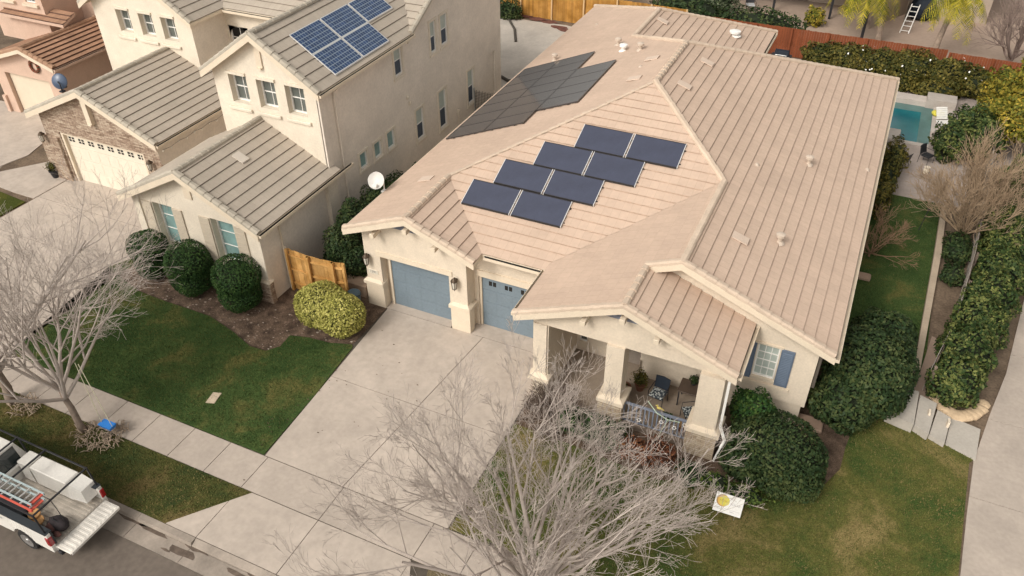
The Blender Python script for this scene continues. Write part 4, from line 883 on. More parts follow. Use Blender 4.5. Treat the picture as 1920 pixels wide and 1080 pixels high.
# ------------------------------------------------------------------ fences
def fence_run(root,pts,h,post_m,board_m,bw=.145,thick=.02,postev=2.4,jag=.03,rails=True,seed=0,z0=0):
    rr=random.Random(seed); mb=MB(); mr=MB()
    for (x0,y0),(x1,y1) in zip(pts,pts[1:]):
        d=Vector((x1-x0,y1-y0,0)); L=d.length; d/=L; nn=Vector((-d.y,d.x,0)); n=int(L/bw)
        for i in range(n):
            a=Vector((x0,y0,z0))+d*(i*L/n); hh=h+(rr.random()-.5)*jag; of=nn*((rr.random()-.5)*.012)
            mb.obox(a+of,d*(L/n-.008),nn*thick,Vector((0,0,hh)),0)
        if rails:
            for z in (.3,h*.5,h-.3): mr.obox(Vector((x0,y0,z0+z))-nn*.055,d*L,nn*.045,Vector((0,0,.09)),0)
        k=max(1,round(L/postev))
        for i in range(k+1):
            p=MB(); a=Vector((x0,y0,z0))+d*(i*L/k); p.box(a.x-.05-nn.x*.1,a.x+.05-nn.x*.1,a.y-.05-nn.y*.1,a.y+.05-nn.y*.1,z0-.1,z0+h+.04); p.build('fence_post',post_m,root)
    mb.build('board_panel',board_m,root)
    if rails: mr.build('fence_rail',post_m,root)
M_cedar=pm('cedar',(.50,.25,.06),.75,.25,1.6,.2,30,island=.28,col2=(.62,.36,.13)); M_cedar2=pm('cedar_back',(.42,.19,.03),.75,.25,1.2,island=.22,col2=(.52,.27,.07))
M_redw=pm('red_stain',(.22,.062,.024),.75,.14,.8,island=.10); M_oldw=pm('weathered_board',(.25,.19,.15),.9,.2,2,island=.15)
FZ=thing('wooden_fence','golden cedar board fence and gate between the two front houses','fence',(-18.6,20.5,0))
fence_run(FZ,[(-19.55,20.42),(-18.45,20.32),(-17.35,20.4),(-16.9,20.5)],2.0,M_cedar,M_cedar,seed=2)
m=MB(); m.box(-19.72,-19.6,20.34,20.46,-.05,2.05); m.build('gate_post',M_trim,FZ)
FB=thing('wooden_fence','tall golden brown board fence behind the pale back patio','fence',(-20,54.2,0))
fence_run(FB,[(-32,54.4),(-12.4,54.15)],2.1,pm('post_tan',(.62,.42,.22),.7,.1,2),M_cedar2,bw=.16,seed=3,rails=False)
FR=thing('wooden_fence','long brick red stained fence behind the pool garden','fence',(0,54.2,0))
fence_run(FR,[(-12.3,54.15),(3.6,54.15)],1.85,M_redw,M_redw,bw=.15,seed=4,rails=False,postev=2.4)
fence_run(FR,[(3.8,54.05),(30,53.6)],1.75,M_redw,M_redw,bw=.15,seed=5,rails=False)
FS=thing('side_fence','grey weathered board fence leaning along the hedge','fence',(5,28,0))
fence_run(FS,[(4.35,24.7),(5.02,27.9),(5.35,30.6),(5.6,32.8),(6.2,40),(6.8,54)],1.2,M_oldw,pm('grey_board',(.33,.29,.255),.85,.1,2,island=.12),bw=.14,seed=6)
IG=thing('iron_gate','black mesh side gate between two storey house and tan roof','gate',(-18.4,37.2,0))
m=MB(); 
for k in range(32): m.box(-19.7+k*.095,-19.68+k*.095,37.2,37.22,.05,1.9+.04*(k%2))
for k in range(20): m.box(-19.7,-16.7,37.205,37.215,.1+k*.09,.115+k*.09)
m.build('mesh_panel',M_black,IG)
m=MB(); m.box(-19.76,-19.70,37.16,37.24,-.03,2.05); m.box(-16.72,-16.66,37.16,37.24,-.03,2.05); m.build('gate_post',M_metal,IG)
# ------------------------------------------------------------------ left back patio
g=MB(); g.prism([(-34,41.2),(-34,52.2),(-27,53.9),(-23.5,53.4),(-20.8,53.6),(-18.5,53.0),(-16.4,52.4),(-16.2,48.4),(-16.6,41),(-16.6,37.4),(-19.6,37.4),(-19.6,41.2)],-.04,.02); g.prism([(-19.6,21.6),(-16.3,21.6),(-16.3,37.3),(-19.6,37.3)],-.04,-.008)
struct('back_patio',g,pm('patio_pale',(.48,.43,.375),.9,.08,.5,.1,40,stain=(.28,.22)))
m=MB(); pts=[at(940,28,.05),at(955,38,.05),at(965,55,.05),at(967,78,.05)]; m.tube([(p[0],p[1],.06) for p in pts],.09,6); o=m.build('garden_edging',pm('edging',(.07,.06,.05),.9,.2,4)); tag(o,'long curved dark edging strip on the pale back patio','edging',group='dark edging strips on the pale back patio')
pts=[at(940,145,.05),at(952,152,.05),at(962,154,.05)]; m=MB(); m.tube([(p[0],p[1],.08) for p in pts],.11,6); o=m.build('garden_edging',MATS['edging']); tag(o,'short dark edging piece near the black side gate','edging',group='dark edging strips on the pale back patio')
# ------------------------------------------------------------------ pool garden on the right
g=MB(); g.prism([(-6.0,43.4),(9.5,43.4),(9.5,54),(-6.0,54)],-.04,-.012); g.prism([(1.0,38.5),(5.4,38.5),(5.6,44.2),(1.0,44.2)],-.04,.01)
struct('pool_patio',g,pm('patio_mauve',(.36,.30,.265),.9,.1,.7,.1,40,stain=(.9,.12)))
PO=thing('swimming_pool','turquoise swimming pool with pale stone coping beyond the tan roof','pool',(1.6,47,0))
X0,X1,Y0,Y1=-2.5,3.55,44.6,49.6
m=MB()
m.box(X0-.35,X1+.0,Y0-.35,Y0,-.02,.06); m.box(X0-.35,X0,Y0,Y1,-.02,.06); m.box(X0-.35,X1,Y1,Y1+.9,-.02,.28); m.box(X1,X1+1.0,Y0+1.6,Y1+.9,-.02,.10); m.box(X1-.45,X1+1.1,Y1-.1,Y1+1.0,-.02,.52)
m.build('coping',pm('stone_coping',(.42,.37,.33),.85,.12,1.2,.2,30,island=.1),PO)
m=MB(); m.box(.9,2.05,43.6,45.0,-.02,.45,b=.03); m.build('stone_block',MATS['stone_coping'],PO)
g=MB(); g.box(X0,X1,Y0,Y1,-.15,-.01); 
mw=bpy.data.materials.new('pool_water'); nt,N,L=_nodes(mw); b=N['Principled BSDF']; b.inputs['Roughness'].default_value=.06; b.inputs['Specular IOR Level'].default_value=.5
tc=N.new('ShaderNodeTexCoord'); n1=N.new('ShaderNodeTexNoise'); n1.inputs['Scale'].default_value=.5; n1.inputs['Detail'].default_value=4; L.new(tc.outputs['Object'],n1.inputs['Vector']); cr=N.new('ShaderNodeValToRGB'); e=cr.color_ramp.elements; e[0].position=.35; e[0].color=(.006,.10,.13,1); e[1].position=.72; e[1].color=(.03,.19,.21,1); L.new(n1.outputs['Fac'],cr.inputs[0]); L.new(cr.outputs[0],b.inputs['Base Color'])
n2=N.new('ShaderNodeTexNoise'); n2.inputs['Scale'].default_value=6; L.new(tc.outputs['Object'],n2.inputs['Vector']); bp=N.new('ShaderNodeBump'); bp.inputs['Strength'].default_value=.15; bp.inputs['Distance'].default_value=.05; L.new(n2.outputs['Fac'],bp.inputs['Height']); L.new(bp.outputs[0],b.inputs['Normal'])
struct('water',g,mw)
g=MB(); g.box(X0,X1,Y1-.85,Y1,-.012,-.006); g.box(X1-.6,X1,Y0,Y1-.85,-.012,-.006); g.build('pool_step',pm('pool_step',(.09,.17,.16),.3,.15,1.5),PO)
p=at(1761,208,.35); m=MB(); m.lathe((p[0],p[1],.10),[(.20,0),(.33,.03),(.36,.10),(.33,.17),(.20,.20)],20); tag(m.build('pool_float',pm('yellow_vinyl',(.62,.55,.08),.4,.05,3),smooth=True),'round yellow float by the pool corner','pool float')
# white slatted lounge chair
def lounger():
    p=at(1772,232,.3); r=thing('lounge_chair','white slatted pool lounge chair behind the leafy shrub','lounge chair',(p[0],p[1],0),R(25))
    m=MB()
    for k in range(9): m.box(-.30,.30,-.75+k*.13,-.66+k*.13,.30,.33)
    m.build('seat',M_white,r,local=True)
    m=MB()
    for k in range(6): z=.36+k*.09; y=.46+k*.07; m.obox((-.30,y,z),(.6,0,0),(0,.05,.075),(0,-.02,.02),0)
    m.build('backrest',M_white,r,local=True)
    for x in (-.28,.26):
        for y in (-.7,.38): m=MB(); m.box(x,x+.03,y,y+.04,0,.30); m.build('leg',M_white,r,local=True)
    m=MB(); m.box(-.32,-.29,-.78,.45,.27,.31); m.box(.29,.32,-.78,.45,.27,.31); m.build('frame',M_white,r,local=True)
lounger()
def pchair(name,label,cat,loc,rz,fabric,seat_m,group=None,s=1.0,z=0):
    r=thing(name,label,cat,(loc[0],loc[1],z),rz,group)
    m=MB(); m.bbox(-.25*s,.25*s,-.25*s,.22*s,.40*s,.47*s,.02); m.build('seat',seat_m,r,local=True)
    m=MB(); n=8
    for k in range(n):
        a=-.25+.5*k/n; b=a+.5/n; f=lambda x:.02*math.cos(x*6)
        m.hexa([(a*s,(.20+f(a))*s,.48*s),(b*s,(.20+f(b))*s,.48*s),(b*s,(.235+f(b))*s,.48*s),(a*s,(.235+f(a))*s,.48*s),(a*s,(.32+f(a))*s,(.93-abs(a)*.12)*s),(b*s,(.32+f(b))*s,(.93-abs(b)*.12)*s),(b*s,(.35+f(b))*s,(.93-abs(b)*.12)*s),(a*s,(.35+f(a))*s,(.93-abs(a)*.12)*s)])
    m.build('backrest',fabric,r,local=True)
    for x in (-.27,.27):
        m=MB(); m.tube([(x*s,-.27*s,0),(x*s,-.25*s,.64*s),(x*s,.26*s,.66*s)],.014*s,6); m.build('armrest',M_black,r,local=True)
        m=MB(); m.tube([(x*s,.26*s,0),(x*s*.95,.24*s,.45*s),(x*s*.95,.33*s,.92*s)],.013*s,6); m.build('leg',M_black,r,local=True)
    m=MB(); m.tube([(-.27*s,-.25*s,.40*s),(.27*s,-.25*s,.40*s)],.012*s,6); m.tube([(-.27*s,.24*s,.40*s),(.27*s,.24*s,.40*s)],.012*s,6); m.build('seat_frame',M_black,r,local=True)
    return r
M_navy=pm('navy_sling',(.012,.018,.028),.7,.15,4)
M_dots=bpy.data.materials.new('dotted_cushion'); nt,N,L=_nodes(M_dots); b=N['Principled BSDF']; b.inputs['Roughness'].default_value=.9; v=N.new('ShaderNodeTexVoronoi'); v.inputs['Scale'].default_value=17; tc=N.new('ShaderNodeTexCoord'); L.new(tc.outputs['Object'],v.inputs['Vector']); cr=N.new('ShaderNodeValToRGB'); cr.color_ramp.elements[0].position=.38; cr.color_ramp.elements[0].color=(.42,.44,.42,1); cr.color_ramp.elements[1].position=.5; cr.color_ramp.elements[1].color=(.03,.04,.05,1); L.new(v.outputs['Distance'],cr.inputs[0]); L.new(cr.outputs[0],b.inputs['Base Color'])
pchair('patio_chair','black porch armchair with spotted cushion facing the lawn','chair',(-3.98,20.15),R(-8),M_navy,M_dots,z=.15)
pchair('patio_chair','spotted cushion armchair half hidden behind the stone based porch pillar','chair',(-2.72,19.75),R(-60),M_navy,M_dots,z=.15)
T=thing('side_table','dark brown square porch table beside the armchair','table',(-3.0,20.55,.15))
m=MB(); m.box(-3.38,-2.55,20.25,20.95,.83,.88,b=.008); 
m.build('table_top',pm('table_brown',(.075,.052,.038),.5,.2,3),T)
for x in (-3.34,-2.62):
    for y in (20.29,20.88): k=MB(); k.box(x,x+.04,y,y+.04,.15,.83); k.build('leg',M_black,T)
M_terra=pm('terracotta_pot',(.17,.075,.045),.8,.15,3)
def leaves_np(c,r,n,size,rng=RNG,shell=.55,lump=.22,flat=.0,seed=None,zmin=None,up=.25):
    d=rng.normal(size=(n,3)); d/=np.linalg.norm(d,axis=1)[:,None]
    ph=rng.random(3)*6.28
    lum=1+lump*(np.sin(d[:,0]*4.1+ph[0])*np.sin(d[:,1]*3.7+ph[1])+.6*np.sin(d[:,2]*7.3+ph[2]+d[:,0]*6))
    rad=(shell+(1-shell)*rng.random(n)**.5)*lum
    P=np.array(c)+d*rad[:,None]*np.array(r)
    if zmin is not None: k=P[:,2]>zmin; P=P[k]; d=d[k]; n=len(P)
    nrm=d*np.array([1,1,1])+rng.normal(size=(n,3))*.55+np.array([0,0,up]); nrm/=np.linalg.norm(nrm,axis=1)[:,None]
    a=np.cross(nrm,rng.normal(size=(n,3))); a/=np.linalg.norm(a,axis=1)[:,None]; b=np.cross(nrm,a)
    s=size*(.6+.8*rng.random(n))[:,None]
    V=np.empty((n,4,3)); V[:,0]=P+a*s; V[:,1]=P+b*s*.55; V[:,2]=P-a*s; V[:,3]=P-b*s*.55
    V[:,0]+=nrm*s*.2; V[:,2]+=nrm*s*.2
    return V.reshape(-1,3)
def quads(V): return np.arange(len(V)).reshape(-1,4)
def shrub(name,label,cat,blobs,m,core_m,size=.06,dens=900,group=None,lump=.22,stem=True,shell=.7,loc=None,core=True,leafname='foliage'):
    loc=loc or (blobs[0][0][0],blobs[0][0][1],0)
    r=thing(name,label,cat,loc,group=group); Vs=[]
    cm=MB()
    for c,rad in blobs:
        area=(rad[0]*rad[1]+rad[0]*rad[2]+rad[1]*rad[2]); Vs.append(leaves_np(c,rad,int(dens*area),size,lump=lump,shell=shell,zmin=.02))
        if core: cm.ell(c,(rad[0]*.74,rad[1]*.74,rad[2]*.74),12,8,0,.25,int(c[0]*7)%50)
    V=np.concatenate(Vs); fastmesh(leafname,V,quads(V),m,parent=r)
    if core: cm.build('shade_core',core_m,r)  # solid core filling the crown, inner shade put into its dark colour
    if stem:
        k=MB(); z=blobs[0][0][2]
        for i in range(4): a=i*1.6; k.tube([(loc[0]+.05*math.cos(a),loc[1]+.05*math.sin(a),-.05),(loc[0]+.25*math.cos(a),loc[1]+.25*math.sin(a),z)],[.03,.015],6)
        k.build('stem',M_bark,r)
    return r
M_bark=pm('grey_bark',(.22,.17,.135),.95,.25,6,.4,30); M_bark2=pm('pale_twig',(.45,.385,.34),.95,.15,1.4); M_bark3=pm('tan_twig',(.36,.26,.17),.95,.2,1.2)
LM_dk=leafmat('leaf_dark_green',(.013,.034,.010),(.027,.062,.017),(.058,.105,.028),1.4)
LM_dk2=leafmat('leaf_deep',(.015,.030,.011),(.030,.052,.018),(.072,.088,.030),1.0)
LM_gold=leafmat('leaf_gold',(.16,.16,.035),(.34,.32,.075),(.52,.47,.15),3.0)
LM_hedge=leafmat('leaf_hedge',(.016,.034,.010),(.042,.066,.018),(.16,.17,.05),1.5)
LM_yel=leafmat('leaf_yellow',(.06,.08,.014),(.17,.155,.022),(.38,.27,.04),.6)
LM_ol=leafmat('leaf_olive',(.028,.036,.009),(.075,.070,.016),(.17,.135,.032),.9)
LM_red=leafmat('leaf_russet',(.10,.035,.02),(.20,.075,.04),(.28,.13,.06),2)
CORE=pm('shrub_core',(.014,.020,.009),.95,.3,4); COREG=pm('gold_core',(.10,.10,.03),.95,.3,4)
# clipped globe shrubs in front of the ivory wing
for x,y,zr,lab in ((-25.5,18.75,(.84,.80,.66),'smallest of three dark clipped globe shrubs, beside the neighbouring driveway'),(-23.2,18.6,(.98,.95,.85),'middle one of three dark clipped globe shrubs under the ivory wing'),(-20.75,18.6,(.98,.95,.88),'dark clipped globe shrub beside the stone corner base of the ivory wing')):
    shrub('globe_shrub',lab,'shrub',[((x,y,1.48),zr),((x+.02,y-.05,.74),(zr[0]*.90,zr[1]*.90,.75))],LM_dk,CORE,.040,2600,group='clipped shrubs in front of the ivory wing',lump=.05,shell=.88)
shrub('golden_shrub','bright golden yellow clipped shrub at the driveway edge','shrub',[((-16.95,18.95,1.0),(1.1,.9,.98)),((-16.15,18.9,.92),(.98,.86,.90)),((-17.55,19.1,.8),(.72,.75,.78))],LM_gold,COREG,.045,2400,lump=.06,shell=.85)
shrub('side_shrub','tall dark green shrub against the tan house corner behind the cedar gate','shrub',[((-18.2,22.2,1.2),(.75,.9,1.2)),((-18.4,23.4,1.5),(.75,.9,1.35)),((-17.4,21.9,.9),(.6,.6,.9))],LM_dk2,CORE,.06,1500,lump=.16)
shrub('side_shrub','dark shrub under the white satellite dish','shrub',[((-18.6,25.2,1.2),(.7,.9,1.2)),((-18.7,27.0,1.0),(.65,.9,1.1)),((-18.3,28.4,1.1),(.5,.7,.9))],LM_dk2,CORE,.06,1500,lump=.16)
# right hand foundation shrubs
shrub('round_shrub','very large dark round shrub in front of the porch pillar and shuttered window','shrub',[((.15,18.9,.95),(1.55,1.35,1.05)),((-.6,18.6,.6),(.9,.9,.7)),((.7,18.4,.55),(1.1,.9,.6))],LM_dk2,CORE,.055,1700,lump=.06,shell=.85)
shrub('upright_shrub','upright leafy green shrub between downspout and shuttered window','shrub',[((-.95,20.0,1.0),(.55,.55,1.0)),((-.7,19.9,1.5),(.45,.42,.55)),((-1.25,20.1,1.35),(.35,.35,.5)),((-.45,20.1,.8),(.45,.5,.8))],leafmat('leaf_bright',(.014,.040,.012),(.030,.075,.018),(.08,.13,.03),2),CORE,.055,1500,lump=.25)
shrub('round_shrub','huge dark shrub at the house corner beside the concrete steps','shrub',[((2.3,23.4,1.35),(1.55,1.9,1.35)),((1.75,21.9,1.0),(1.1,1.0,1.0)),((2.6,25.0,1.3),(1.2,1.4,1.2)),((2.9,23.2,.8),(.8,.9,.8))],LM_dk2,CORE,.07,1250,lump=.10,shell=.82)
# long hedge
hb=[((5.15,24.75,.8),(.85,.9,1.0)),((5.45,26.3,.9),(.95,1.1,1.15)),((5.75,28.0,1.0),(.95,1.15,1.2)),((6.15,29.8,1.0),(.95,1.2,1.25)),((6.5,31.6,1.0),(1.0,1.2,1.3)),((6.8,33.4,1.1),(1.0,1.3,1.3)),((7.0,35.3,1.1),(1.1,1.4,1.3)),((7.3,37.4,1.1),(1.1,1.4,1.3)),((7.6,39.8,1.1),(1.1,1.5,1.4))]
shrub('hedge','long leafy green hedge between the side fence and curving side drive','hedge',hb,LM_hedge,CORE,.07,1000,lump=.16,shell=.8)
shrub('flowering_hedge','olive green hedge along the red fence beside the covered grill','hedge',[((-3.2,53.0,.8),(1.4,.8,.85)),((-1.6,52.8,.9),(1.6,.9,.95)),((.2,52.6,.9),(1.5,1.0,1.0))],LM_ol,CORE,.09,900,lump=.22)
shrub('flowering_hedge','olive green hedge with white blossoms directly behind the pool','hedge',[((2.0,52.6,1.0),(1.7,1.1,1.05)),((3.9,52.4,.95),(1.6,1.1,1.0)),((5.6,52.2,.8),(1.2,1.0,.85)),((1.2,51.5,.4),(1.4,.6,.5)),((3.4,51.3,.4),(1.6,.6,.5))],LM_ol,CORE,.09,900,lump=.22)
d=RNG.random((80,3)); P=np.c_[-2+d[:,0]*8.5,51.4+d[:,1]*1.5,.9+d[:,2]*1.1]; a=RNG.random(80)*6.28; V=np.empty((80,4,3))
for k in range(4): V[:,k,0]=P[:,0]+np.cos(a+k*1.57)*.055; V[:,k,1]=P[:,1]+np.sin(a+k*1.57)*.055; V[:,k,2]=P[:,2]+.05*np.sin(a*3+k)
tag(fastmesh('blossom',V.reshape(-1,3),quads(V.reshape(-1,3)),M_white),'scattered white blossoms over the hedge behind the pool','blossoms',kind='stuff')
shrub('yellow_tree','bright yellow green leafy tree between pool and long hedge','tree',[((8.3,46.8,3.0),(1.9,2.0,1.5)),((6.6,47.8,2.6),(1.1,1.2,.9)),((9.6,48.5,3.8),(2.0,1.8,1.5)),((7.6,44.6,2.2),(1.5,1.5,1.1)),((9.4,44.2,2.4),(1.7,1.5,1.2)),((6.1,46.0,2.0),(.9,1.0,.7))],LM_yel,pm('yellow_core',(.05,.05,.01),.95,.3,3),.10,620,lump=.28,shell=.6,loc=(8.4,46.4,0))
shrub('pool_shrub','mottled green shrub with pale leaves between pool and bare tree','shrub',[((4.5,43.4,1.0),(1.0,1.2,1.0)),((5.2,45.0,1.2),(1.1,1.2,1.1)),((5.9,43.9,1.3),(1.0,1.2,1.1))],LM_hedge,CORE,.085,800,lump=.2)
shrub('wall_vine','green and russet shrubs growing under the long eave by the pool terrace','shrub',[((1.75,38.5,.9),(.55,1.4,.9)),((1.6,36.6,.8),(.5,1.3,.8)),((1.9,40.3,1.0),(.55,1.0,.9))],LM_ol,CORE,.07,1000,lump=.3)
shrub('fence_vine','dark plant under the bare shrub beside the retaining strip','shrub',[((5.1,34.2,.4),(.6,1.2,.5)),((5.0,32.2,.3),(.45,.7,.35))],LM_dk2,CORE,.07,900,lump=.2)
shrub('red_shrub','low russet red shrub in front of the porch railing','shrub',[((-3.25,17.75,.40),(.75,.55,.42)),((-4.1,17.7,.3),(.5,.45,.3))],LM_red,pm('red_core',(.05,.02,.012),.95,.3,4),.045,1500,lump=.3,shell=.5)
shrub('green_shrub','dark green bushes at the porch front behind the bare tree','shrub',[((-5.2,17.8,.45),(.9,.6,.5)),((-6.3,17.9,.4),(.6,.5,.45)),((-2.1,17.4,.3),(.5,.45,.3))],LM_dk,CORE,.05,1400,lump=.25)
shrub('yard_plant','low green plant beside the white yard sign','shrub',[((-.35,17.35,.25),(.7,.35,.3)),((-1.3,17.5,.25),(.5,.35,.3))],leafmat('leaf_fresh',(.03,.06,.015),(.07,.11,.025),(.14,.18,.04),2),CORE,.05,1300,lump=.3,shell=.5)
# potted plants on the porch and by the stone garage
def potted(name,label,loc,pr,ph,blob,lm,z=0,pot_m=None,grp=None):
    r=thing(name,label,'potted plant',(loc[0],loc[1],z),group=grp)
    m=MB(); m.lathe((loc[0],loc[1],z),[(pr*.65,0),(pr*.95,ph*.85),(pr*1.08,ph*.86),(pr*1.08,ph),(pr*.9,ph),(pr*.85,ph*.85)],16); m.build('pot',pot_m or M_terra,r)
    V=leaves_np((loc[0],loc[1],z+ph+blob[2]*.9),blob,int(420*max(blob[0]*4,.3)),.045,shell=.2,lump=.3); fastmesh('foliage',V,quads(V),lm,parent=r)
    m=MB(); m.tube([(loc[0],loc[1],z+ph*.7),(loc[0]+.02,loc[1],z+ph+blob[2]*.8)],.015,6); m.build('stem',M_bark,r)
potted('potted_plant','small olive tree in terracotta pot beside the porch armchair',(-4.72,20.5),.19,.30,(.28,.28,.30),LM_ol,.15)
potted('potted_plant','wide brown pot nearly empty beside the middle porch pillar',(-5.2,20.1),.24,.34,(.12,.12,.05),LM_ol,.15)
potted('potted_plant','tan leafed pot standing behind the stone based porch pillar',(-2.85,19.15),.15,.26,(.13,.13,.10),leafmat('leaf_tan',(.25,.14,.05),(.42,.25,.10),(.5,.35,.18),3),.15)
potted('potted_plant','dark leafed low pot by the porch railing',(-3.45,19.3),.16,.18,(.22,.2,.14),LM_dk,.15)
potted('potted_plant','dark round plant on the porch table',(-2.95,20.75),.1,.12,(.15,.15,.14),LM_dk2,.88,M_black)
potted('potted_plant','green plant in black pot beside the stone garage pillar',at(106,332)[:2],.24,.42,(.30,.30,.26),LM_ol,0,M_black)
m=MB(); m.lathe((-4.55,18.95,1.245),[(.07,0),(.10,.10),(.08,.10)],12); m.build('x',M_terra) if False else None
# porch railing
RL=thing('porch_railing','blue grey metal railing between the porch pillars','railing',(-3.7,18.85,0))
m=MB(); m.box(-4.85,-2.60,18.82,18.90,.98,1.04); m.box(-4.85,-2.60,18.84,18.88,.20,.24); m.build('handrail',pm('rail_blue',(.20,.225,.28),.5,.05,2),RL)
for k in range(16): m=MB(); x=-4.78+k*.142; m.box(x-.022,x+.022,18.838,18.882,.24,.98); m.build('baluster',pm('rail_blue',(.20,.225,.28),.5,.05,2),RL)
m=MB(); m.box(-4.85,-2.6,18.72,18.98,-.05,.16); m.build('kerb_base',pm('porch_edge',(.17,.13,.10),.9,.1,2),RL)
# garden spinner with flowers and a yellow bird
WS=thing('garden_ornament','wire garden ornament with white metal flowers and a yellow bird','garden ornament',(-3.6,18.3,0))
ap=[at(1215,752,1.25),at(1232,775,1.15),at(1252,787,1.05),at(1275,792,1.0)]
m=MB(); m.tube([(-3.55,18.35,0),(ap[2][0],ap[2][1],ap[2][2])],.012,6); m.tube(ap,.016,6); m.build('wire_stem',pm('green_white_wire',(.45,.55,.42),.5,.1,3),WS)
for px,py in ((1198,787),(1240,791),(1264,802),(1284,797)):
    c=at(px,py,.95); m=MB()
    for k in range(6):
        a=k*math.pi/3+px; m.ell((c[0]+.055*math.cos(a),c[1]+.035*math.sin(a)-.01,c[2]+.035*math.sin(a)),(.030,.018,.018),6,4)
    m.build('flower',M_white,WS)
b_=at(1236,765,1.22); m=MB(); m.ell((b_[0],b_[1],b_[2]),(.085,.04,.05),10,7); m.ell((b_[0]-.07,b_[1],b_[2]+.08),(.035,.03,.035),8,6); m.hexa([(b_[0]+.06,b_[1]-.01,b_[2]-.02),(b_[0]+.17,b_[1]-.01,b_[2]-.05),(b_[0]+.17,b_[1]+.01,b_[2]-.05),(b_[0]+.06,b_[1]+.01,b_[2]-.02),(b_[0]+.06,b_[1]-.01,b_[2]+.02),(b_[0]+.17,b_[1]-.01,b_[2]-.03),(b_[0]+.17,b_[1]+.01,b_[2]-.03),(b_[0]+.06,b_[1]+.01,b_[2]+.02)]); m.tube([(b_[0]-.10,b_[1],b_[2]+.08),(b_[0]-.14,b_[1],b_[2]+.075)],[.012,.002],5); m.build('bird',pm('yellow_bird',(.62,.50,.12),.5,.05,2),WS)
# yard sign
sb=at(1365,975,.1); SG=thing('yard_sign','white yard sign with a yellow sun emblem on the patchy lawn','sign',(sb[0],sb[1],0))
c0=Vector(at(1366,946,.45)); tilt=R(38); ux=Vector((1,.03,0)).normalized(); uy=Vector((0,math.sin(tilt),math.cos(tilt))); nn=ux.cross(uy); W_,H_=.83,.58
def onS(a,b,e): return c0+ux*a+uy*b+nn*e
m=MB(); m.obox(onS(-W_/2,-H_/2,-.004),ux*W_,uy*H_,nn*.008); m.build('sign_board',M_white,SG)
def disc(m,cx,cy,r,e,n=28,rx=1):
    m.face([onS(cx+r*rx*math.cos(2*math.pi*k/n),cy+r*math.sin(2*math.pi*k/n),e) for k in range(n)])
m=MB(); disc(m,-.19,.07,.185,.0055); m.build('emblem_ring',pm('emblem_brown',(.42,.26,.10),.6,.05,2),SG)
m=MB(); disc(m,-.165,.07,.168,.007); m.build('emblem_orange',pm('emblem_orange',(.72,.42,.10),.6,.05,2),SG)
m=MB(); disc(m,-.135,.07,.15,.0085); m.build('emblem_sun',pm('emblem_yellow',(.66,.58,.10),.6,.05,2),SG)
for txt,sz,cx,cy,mm in (('AZTEC',.085,-.155,.065,pm('ink_orange',(.50,.30,.06),.6,.05,2)),('SOLAR',.10,.20,.03,pm('ink_grey',(.45,.42,.42),.6,.05,2))):
    vs,fs=text_mb(txt,sz); m=MB(); m.mesh([onS(cx+v.x,cy+v.y,.0105+v.z*.2) for v in vs],fs); m.build('lettering',mm,SG)
m=MB(); m.obox(onS(-.36,-.155,.0045),ux*.72,uy*.006,nn*.002); m.obox(onS(-.30,-.20,.0045),ux*.22,uy*.010,nn*.002); m.obox(onS(.08,-.21,.0045),ux*.13,uy*.014,nn*.002); m.build('printed_line',MATS['ink_grey'],SG)
m=MB(); 
for a in (-.25,.25): q=onS(a,-H_/2,-.01); m.tube([(q.x,q.y,-.05),(q.x,q.y,max(q.z,.05)),tuple(onS(a,.1,-.012))],.006,5)
m.build('wire_stake',M_metal,SG)
# utility box lid, low wall planter, stones
p=at(403,749); m=MB(); m.obox((p[0]-.16,p[1]-.28,.0),(.30,.10,0),(-.10,.50,0),(0,0,.05)); tag(m.build('utility_lid',pm('lid_tan',(.52,.42,.31),.8,.1,3)),'pale tan utility lid set in the green lawn','utility lid')
m=MB(); m.box(-18.2,-16.5,21.1,21.9,-.05,.55,b=.03); tag(m.build('planter_wall',pm('planter_stone',(.40,.29,.21),.9,.1,2)),'tan planter block behind the golden shrub','planter')
T_=thing('water_barrel','dark blue grey bin tucked behind the golden shrub','bin',(-16.45,20.4,0)); m=MB(); m.lathe((-16.5,20.3,0),[(.22,0),(.27,.7),(.29,.72),(.29,.76),(.1,.80)],16); m.build('bin_body',pm('bin_blue',(.06,.09,.11),.5,.1,2),T_); m=MB(); m.lathe((-16.5,20.3,.81),[(.28,0),(.25,.04),(.05,.06)],16); m.build('bin_lid',MATS['bin_blue'],T_)
# steps between the right lawn and the hedge bed
m=MB(); sp=[at(1640,858),at(1700,775),at(1735,790),at(1757,803),at(1790,818),at(1827,862)]
ST=thing('concrete_steps','four wide pale concrete steps running down to the curving side drive','steps',(4.7,22.2,0))
q=[[at(x,y,z)[:2] for x,y in c] for z,c in ((.4,((1662,775),(1713,797),(1723,736),(1690,724))),(.3,((1714,797),(1741,815),(1757,757),(1725,741))),(.2,((1742,815),(1771,832),(1783,783),(1758,768))),(.05,((1772,833),(1829,863),(1838,806),(1784,783))))]
for k,a in enumerate(q): m=MB(); slab(m,list(a),-.05,.42-k*.12+.02,0,.002); m.build('step',pm('step_grey',(.43,.39,.34),.9,.06,.8,stain=(1,.08)),ST)
for (x,y) in ((3.96,23.36),(4.55,23.4),(5.16,23.2)): m=MB(); m.bbox(x-.04,x+.04,y-.22,y+.02,-.05,.42,.01); m.build('step_edging',M_st1,ST)
